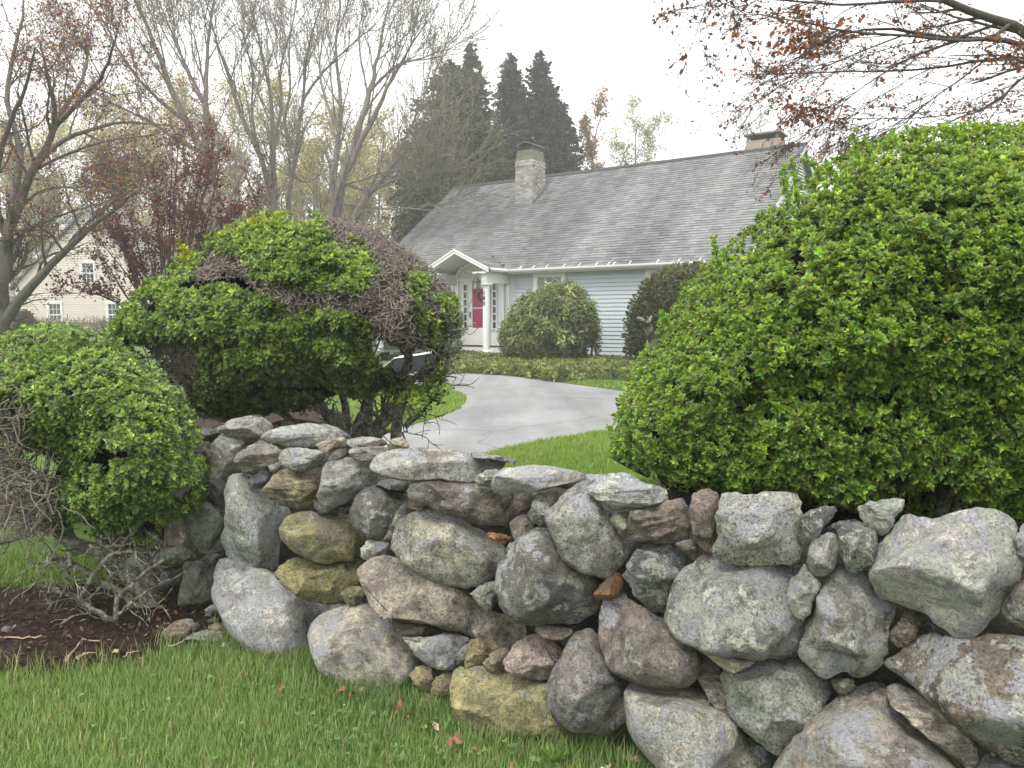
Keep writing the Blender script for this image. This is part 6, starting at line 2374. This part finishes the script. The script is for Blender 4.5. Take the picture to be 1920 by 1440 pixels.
# flattened long tufts at the bed edge and strays in the mulch
m = 2600
pe = soil[rng.integers(0, len(soil), m)] + rng.normal(size=(m, 2)) * .05
pe = pe[(wall_d(pe) < .1)]
V2, F2, C2 = blades(np.c_[pe, ground_z(pe) + .004], .05 + .08 * rng.random(len(pe)), .003 + .002 * rng.random(len(pe)), rng, lawn_cols(pe, len(pe), rng, straw=.2), .6)
mk('lawn_grass', np.r_[V, V2], np.r_[F, F2 + len(V)], M['grass'], None, cols=np.r_[C, C2], kind='stuff')

# grass along the drive inside the wall
def px_grass(poly, n, z, h, w, base, step=None):
    g_ = onZ(P(poly), z)[:, :2]
    pt = sample_poly(g_, n, rng)
    pt = pt[~inside(drv, pt)]
    pt = pt[~inside(GC, pt)]
    k = len(pt)
    return blades(np.c_[pt, np.full(k, z - .004)], h * (.6 + .7 * rng.random(k)), w * (.7 + .6 * rng.random(k)), rng, lawn_cols(pt, k, rng, base, .05))


sets = [px_grass('880,880 910,848 1000,827 1080,815 1160,804 1230,812 1230,905 1050,905', 26000, GZ, .055, .006, (.165, .275, .045)),
        px_grass('560,860 640,800 660,745 700,722 850,728 884,748 868,768 800,794 745,808 700,822', 30000, GZ, .06, .011, (.165, .275, .045)),
        px_grass('1030,722 1030,700 1190,704 1260,716 1260,752 1165,738 1090,728', 9000, GZ, .06, .02, (.135, .225, .035)),
        px_grass('-300,1095 -300,1040 60,1040 230,1060 230,1095 60,1108', 9000, .03, .07, .005, (.13, .22, .04)),
        ]
V, F, C, k = [], [], [], 0
for a, b, c in sets:
    V.append(a)
    F.append(b + k)
    C.append(c)
    k += len(a)
mk('yard_grass', np.concatenate(V), np.concatenate(F), M['grass'], None, cols=np.concatenate(C), kind='stuff')

# clover and weeds
CLV = []
for k in range(3):
    a = k * 2 * math.pi / 3
    t_ = np.linspace(0, 2 * math.pi, 9)[:-1]
    ring = np.stack([.5 + .48 * np.cos(t_), .42 * np.sin(t_), .12 + .05 * np.cos(t_)], 1)
    pts = np.r_[[[.5, 0, .05]], ring]
    c, s = math.cos(a), math.sin(a)
    CLV.append(np.stack([pts[:, 0] * c - pts[:, 1] * s, pts[:, 0] * s + pts[:, 1] * c, pts[:, 2]], 1))
CT = np.concatenate(CLV)
CF = np.concatenate([np.array([(0, 1 + i, 1 + (i + 1) % 8) for i in range(8)]) + 9 * k for k in range(3)])
n = 120
pc = sample_poly(onZ(P('560,1300 760,1320 860,1370 1000,1400 1100,1440 1100,1470 820,1470 640,1420 480,1320 380,1290'), 0)[:, :2], n, rng)
pc = pc[wall_d(pc) < -.03]
pc = np.concatenate([pc, sample_poly(onZ(P('0,1290 300,1260 560,1290 800,1440 0,1440'), 0)[:, :2], 50, rng)])
n = len(pc)
L = Leaves()
L.add(CT, CF, np.c_[pc, ground_z(pc) + .025 + .03 * rng.random(n)], frames(jitter_up(np.zeros((n, 3)), rng, 1, .25), rng), .010 * (.7 + .7 * rng.random(n)), vary((.13, .215, .07), n, rng, .2))
L.make('clover', M['leaf_soft'], None, kind='stuff')
for px, lab, cnt in (((1040, 1432), 'leafy broad bladed weed in the grass under the bottom stones', 9), ((1075, 1425), 'three lobed leafy weed beside the broad bladed weed', 6)):
    b = onZ([px], .0)[0]
    wd = thing('weed', b, lab, 'weed')
    g = Parts()
    for k in range(5):
        e = rng.normal(size=3) * .03
        g.tube([b, b + [e[0] * .5, e[1] * .5, .03], b + [e[0], e[1], .07]], [.0015, .0013, .001], 4)
    g.make('stems', M['bark_red'], wd, world=True)
    for k in range(cnt):
        L = Leaves()
        a = k * 2.4
        ax = np.array([[math.cos(a), math.sin(a), .8 + .5 * rng.random()]])
        L.add(blade_leaf(.2)[0], blade_leaf(.2)[1], b[None] + np.array([[0, 0, .012]]), frames(ax, rng)[:, [0, 2, 1], :], np.array([.055 + .02 * rng.random()]), vary((.16, .30, .05), 1, rng, .15))
        L.make('leaf', M['leaf_soft'], wd)

# fallen leaves at the wall's foot and on the mulch
def dead_leaf(name_, rng):
    t_ = np.linspace(0, 2 * math.pi, 13)[:-1]
    r = 1 + .18 * np.cos(5 * t_)
    ring = np.stack([.42 * r * np.cos(t_), .75 * r * np.sin(t_), .25 * np.cos(2 * t_) + .1 * rng.normal(size=12)], 1)
    mid = ring * .5
    mid[:, 2] = .06 * np.cos(2 * t_)
    V = np.r_[[[0, 0, 0]], mid, ring]
    F3 = np.array([(0, 1 + i, 1 + (i + 1) % 12) for i in range(12)])
    F4 = np.array([(1 + i, 13 + i, 13 + (i + 1) % 12, 1 + (i + 1) % 12) for i in range(12)])
    return V, [F4, F3]


M['dead_leaf'] = plain('dry_brown_leaf', (.21, .105, .06), .7, .45, 25, .2)
M['pale_leaf'] = plain('dry_tan_leaf', (.42, .31, .21), .7, .3, 25, .2)
FL = [((640, 1296), .05, 0), ((662, 1302), .045, 0), ((742, 1330), .05, 0), ((770, 1340), .035, 0), ((752, 1322), .04, 0), ((818, 1362), .04, 1), ((858, 1385), .05, 0), ((846, 1392), .04, 0), ((480, 1282), .03, 1), ((530, 1290), .03, 0),
      ((456, 1262), .026, 0), ((890, 1405), .03, 0), ((960, 1436), .03, 0), ((1140, 1436), .04, 1), ((1128, 1442), .03, 1), ((285, 1155), .05, 0), ((300, 1160), .05, 0), ((330, 1150), .045, 0), ((320, 1146), .04, 1), ((262, 1150), .03, 1), ((220, 1222), .035, 1),
      ((265, 1236), .028, 1), ((310, 1140), .05, 0), ((292, 1130), .05, 0), ((345, 1155), .04, 0), ((270, 1130), .045, 0)]
protos = [dead_leaf('l', rng) for _ in range(4)]
for k, (px, s, tone) in enumerate(FL):
    g_ = onZ([px], .03)[0]
    g_[1] -= .02
    V, F = protos[k % 4]
    R = frames(jitter_up(np.zeros((1, 3)), rng, .8, .6), rng)[0]
    insoil = px[0] < 420 and px[1] < 1250
    o = mk('fallen_leaf', (V @ R) * s * .62, F, M['pale_leaf'] if tone else M['dead_leaf'], None, smooth=True, world=False)
    o.location = g_ + np.array([0, 0, .012])
    tag(o, ('tan' if tone else 'dark brown') + ' curled dry leaf ' + ('on the mulch under the crooked stems' if insoil else 'in the grass at the foot of the wall'), 'leaf', 'dry leaves on the mulch' if insoil else 'dry leaves by the wall')

# sticks and chips on the mulch
for s, r, lab in (('124,1240 132,1222 150,1205 168,1202 186,1200', .005, 'bent pale stick lying on the mulch'), ('145,1240 152,1226 160,1222 156,1232', .005, 'short forked pale stick on the mulch'),
                  ('78,1194 20,1195 -20,1192', .004, 'long straight thin stick at the edge of the mulch'), ('315,1212 335,1206 352,1198', .003, 'thin straw stick beside the tan rock'), ('230,1235 240,1225 262,1219', .003, 'short thin twig at the grass edge of the mulch')):
    q = smooth_line(P(s), 9, 1)
    p = onZ(q, .045)
    p += rng.normal(size=p.shape) * .004
    g = Parts()
    g.tube(p, np.linspace(r, r * .6, 9), 6)
    if 'fork' in lab:
        g.tube([p[3], p[3] + [.03, .01, .01], p[3] + [.05, .03, .0]], [r * .8, r * .6, r * .4], 5)
    o = g.make('stick', M['pale_leaf'], None, world=True)
    tag(o, lab, 'stick')
n = 5200
pm = sample_poly(soil, n, rng)
L = Leaves()
zz_ = ground_z(pm) + np.minimum(edge_dist(soil, pm)[0] * .35, .035) + .022 * fbm(np.c_[pm * 9, np.zeros(n)], 4, 9)
cm_ = np.asarray([(.06, .038, .028), (.11, .07, .05), (.19, .13, .09), (.03, .02, .016), (.33, .26, .19)])[rng.choice(5, n, p=[.34, .3, .2, .12, .04])]
L.add(DIA[0] * np.array([.6, 1, 1]), DIA[1], np.c_[pm, zz_ + .003], frames(jitter_up(np.zeros((n, 3)), rng, .9, .5), rng), .012 + .032 * rng.random(n) ** 2, cm_)
L.make('mulch_chips', M['leaf_soft'], None, kind='stuff')

# ------------------------------------------------------------------ things by the door and on the drive
def house_pt(s, w, z):
    return np.array([*(HO + HE * s + HN * w), GZ + z])


c = cast_house([[931, 657]], (0, 0, 1), .166)
b = house_pt(c[0], -.35, .166)
b = atY([[931, 660]], house_pt(c[0], c[1], 0)[1])[0]
b[2] = GZ + .166
pot = thing('flower_pot', b, 'dark blue glazed pot with a pink geranium beside the porch column', 'flower pot')
g = Parts()
g.lathe([(.0, .0), (.09, .0), (.10, .02), (.125, .20), (.14, .23), (.14, .26), (.12, .26), (.115, .20), (0, .20)], (0, 0, 0), 20)
g.make('pot', M['blue_glaze'], pot, smooth=True)
L = Leaves()
n = 90
pp = rng.normal(size=(n, 3)) * np.array([.11, .11, .12]) + np.array([0, 0, .42])
L.add(RS[0][0], RS[0][1], pp, frames(jitter_up(np.zeros((n, 3)), rng, .8, .6), rng), .07 * (.6 + .6 * rng.random(n)), vary((.09, .13, .06), n, rng, .3))
mk('plant', np.concatenate(L.V), np.concatenate(L.F), M['leaf_soft'], pot, cols=np.concatenate(L.C), world=False)
for k, (dx, dz) in enumerate(((-.09, .72), (-.04, .74), (-.16, .58), (-.13, .64), (-.19, .48), (-.02, .68))):
    L = Leaves()
    n = 14
    L.add(DIA[0], DIA[1], rng.normal(size=(n, 3)) * .02 + np.array([dx, -.08, dz]), frames(rng.normal(size=(n, 3)), rng), np.full(n, .045), vary((.62, .16, .22) if k < 2 else (.70, .45, .47), n, rng, .2))
    mk('flower', np.concatenate(L.V), np.concatenate(L.F), M['leaf_soft'], pot, cols=np.concatenate(L.C), world=False)

b = atY([[893, 672]], 23.55)[0]
b[2] = GZ + .0
dish = thing('blue_bucket', b, 'low dark blue bucket in front of the porch bricks', 'bucket')
g = Parts()
g.lathe([(0, 0), (.11, 0), (.15, .2), (.16, .22), (.14, .22), (.11, .03), (0, .03)], (0, 0, 0), 18)
g.make('bucket_body', M['blue_glaze'], dish, smooth=True)
g = Parts()
tt = np.linspace(0, math.pi, 13)
g.tube(np.stack([.15 * np.cos(tt), .02 * np.sin(tt), .21 + .05 * np.sin(tt)], 1), .006, 5)
g.make('handle', M['metal_dark'], dish)

b = atY([[852, 668]], 23.9)[0]
b[2] = GZ + .166
urn = thing('green_urn', b, 'pale green glazed urn with leafy plant left of the door', 'flower pot')
g = Parts()
g.lathe([(0, 0), (.14, 0), (.16, .05), (.24, .28), (.25, .40), (.20, .50), (.17, .54), (.19, .58), (.16, .58), (.14, .52), (0, .50)], (0, 0, 0), 22)
g.make('pot', M['green_glaze'], urn, smooth=True)
L = Leaves()
n = 80
pp = rng.normal(size=(n, 3)) * np.array([.16, .16, .16]) + np.array([0, 0, .78])
L.add(RL[0][0], RL[0][1], pp, frames(jitter_up(np.zeros((n, 3)), rng, .8, .6), rng), .12 * (.6 + .6 * rng.random(n)), vary((.075, .11, .05), n, rng, .3))
mk('plant', np.concatenate(L.V), np.concatenate(L.F), M['leaf_soft'], urn, cols=np.concatenate(L.C), world=False)

# silver car parked end-on, seen through the twigs
CYY = 23.2
cb = atY([[770, 680]], CYY)[0]
car = thing('parked_car', (cb[0], CYY, GZ), 'pale silver car parked by the house, seen through bare twigs', 'car', rz=math.radians(8))
prof = [(-.05, .42), (-.04, .80), (.05, .95), (.55, 1.0), (.95, 1.42), (1.5, 1.50), (2.6, 1.46), (3.3, 1.02), (4.25, .86), (4.4, .62), (4.36, .30), (.02, .28)]
g = Parts()
n = len(prof)
V, F4 = [], []
secs = [(-.90, .0), (-.84, .04), (0, .06), (.84, .04), (.90, .0)]
for xo, e in secs:
    for (y, z) in prof:
        sh = 1.0 if z < 1.0 else 1 - .20 * (z - 1.0) / .5
        V.append((xo * sh, y, z + (e if z > .9 else 0)))
for k in range(len(secs) - 1):
    for i in range(n):
        F4.append((k * n + i, k * n + (i + 1) % n, (k + 1) * n + (i + 1) % n, (k + 1) * n + i))
cap = [(0, 1, 10, 11), (1, 2, 9, 10), (2, 3, 8, 9), (3, 7, 8, 3), (3, 4, 6, 7), (4, 5, 6, 4)]
g.add(V, np.array(F4))
tri = []
for base_, flip in ((0, False), ((len(secs) - 1) * n, True)):
    for q in ((0, 1, 10), (0, 10, 11), (1, 2, 9), (1, 9, 10), (2, 3, 8), (2, 8, 9), (3, 7, 8), (3, 4, 7), (4, 6, 7), (4, 5, 6)):
        tri.append(tuple(base_ + a for a in (q[::-1] if flip else q)))
g.add([], np.zeros((0, 3), int)) if False else None
body = mk('body', np.array(V), [np.array(F4), np.array(tri)], M['car'], car, smooth=False, world=False)
g = Parts()
g.hexa([(-.66, .66, 1.06), (.66, .66, 1.06), (.66, .70, 1.06), (-.66, .70, 1.06), (-.60, .93, 1.40), (.60, .93, 1.40), (.60, .97, 1.40), (-.60, .97, 1.40)])
g.make('rear_window', M['glass'], car)
for sg in (-1, 1):
    g = Parts()
    g.hexa([(sg * .88, 1.0, 1.04), (sg * .905, 1.0, 1.04), (sg * .905, 3.1, 1.06), (sg * .88, 3.1, 1.06), (sg * .74, 1.35, 1.40), (sg * .775, 1.35, 1.40), (sg * .775, 2.6, 1.40), (sg * .74, 2.6, 1.40)])
    g.make('side_window', M['glass'], car)
    g = Parts()
    g.hexa([(sg * .58, -.075, .78), (sg * .86, -.06, .78), (sg * .86, .02, .78), (sg * .58, .02, .78), (sg * .58, -.03, .98), (sg * .84, -.02, .98), (sg * .84, .05, .98), (sg * .58, .05, .98)])
    g.make('tail_lamp', M['red_lens'], car)
    for y in (.75, 3.55):
        g = Parts()
        g.lathe([(.16, -.11), (.30, -.11), (.33, -.08), (.33, .08), (.30, .11), (.16, .11)], (0, 0, 0), 22)
        w_ = g.make('wheel', M['rubber'], car, smooth=True)
        w_.rotation_euler = (0, math.pi / 2, 0)
        w_.location = (sg * .80, y, .33)
        g = Parts()
        g.lathe([(0, sg * .10), (.16, sg * .105), (.19, sg * .115)], (0, 0, 0), 14)
        g.make('rim', M['metal_grey'], w_)
g = Parts()
g.box((-.80, -.12, .36), (.80, -.04, .58))
g.make('bumper', M['navy'], car)

# dark garden cart on the drive
cy = 14.6
def cp_(px, py, dy=0.0):
    return atY([[px, py]], cy + dy)[0]
b = cp_(765, 726)
cart = thing('garden_cart', (b[0], cy, GZ), 'dark navy garden cart with grey rim behind the bare branches', 'cart')
def cart_prism(q, y0, y1):
    A = np.array([cp_(x, y) for x, y in q])
    A[:, 1] = cy + y0
    return A, (0, y1 - y0, 0)
g = Parts()
for q in ([(744, 672), (826, 660), (812, 690), (764, 700)], [(744, 672), (764, 700), (730, 706), (722, 690)]):
    A, off = cart_prism(q, -.30, .30)
    g.prism(A, off)
g.make('tray', M['navy'], cart, world=True)
g = Parts()
for y in (-.31, .31):
    A = np.array([cp_(x, yy) for x, yy in ((722, 688), (744, 670), (770, 667), (828, 658), (816, 690))])
    A[:, 1] = cy + y
    g.tube(A, .014, 6)
A = np.array([cp_(828, 658), cp_(828, 658)])
A[0, 1], A[1, 1] = cy - .31, cy + .31
g.tube(A, .014, 6)
g.make('rim_rail', M['metal_grey'], cart, world=True)
for y in (-.34, .34):
    g = Parts()
    g.lathe([(.06, -.04), (.135, -.04), (.155, -.02), (.155, .02), (.135, .04), (.06, .04)], (0, 0, 0), 20)
    w_ = g.make('wheel', M['rubber'], cart, smooth=True)
    w_.rotation_euler = (math.pi / 2, 0, 0)
    p_ = cp_(716, 708)
    w_.location = (p_[0] - b[0], y, .16)
    g = Parts()
    g.lathe([(0, -.045), (.055, -.042), (.062, -.03)], (0, 0, 0), 12)
    g.lathe([(.062, .03), (.055, .042), (0, .045)], (0, 0, 0), 12)
    g.make('hub', M['offwhite'], w_)
g = Parts()
for y in (-.25, .25):
    for a, c2_ in (((728, 704), (716, 708)), ((790, 694), (800, 724)), ((760, 700), (796, 706))):
        A = np.array([cp_(*a), cp_(*c2_)])
        A[:, 1] = cy + y
        g.tube(A, .012, 6)
g.make('frame', M['metal_dark'], cart, world=True)
sb = cp_(742, 708)
sk = thing('sack', (sb[0], cy - .1, GZ), 'pale beige sack lying under the dark garden cart', 'sack')
bm = bmesh.new()
bmesh.ops.create_uvsphere(bm, u_segments=18, v_segments=10, radius=1.0)
for v in bm.verts:
    k = 1 + .12 * math.sin(v.co.x * 5 + 1) * math.cos(v.co.y * 4)
    v.co = Vector((v.co.x * .17 * k, v.co.y * .12 * k, (v.co.z * k + 1) * .08))
me = bpy.data.meshes.new('sack_body')
bm.to_mesh(me)
bm.free()
for pl in me.polygons:
    pl.use_smooth = True
me.materials.append(M['beige'])
link(bpy.data.objects.new('sack_body', me), sk)

# ------------------------------------------------------------------ misty air
hm, ht, hout = new_mat('mist')
ht.links.new(nd(ht, 'ShaderNodeVolumePrincipled', {'Color': (.93, .94, .95, 1), 'Density': 0.0024, 'Anisotropy': 0.2}).outputs[0], hout.inputs['Volume'])
g = Parts()
g.box((-240, -50, -1.3), (240, 270, 27))
g.make('haze', hm, None, world=True, kind='stuff')
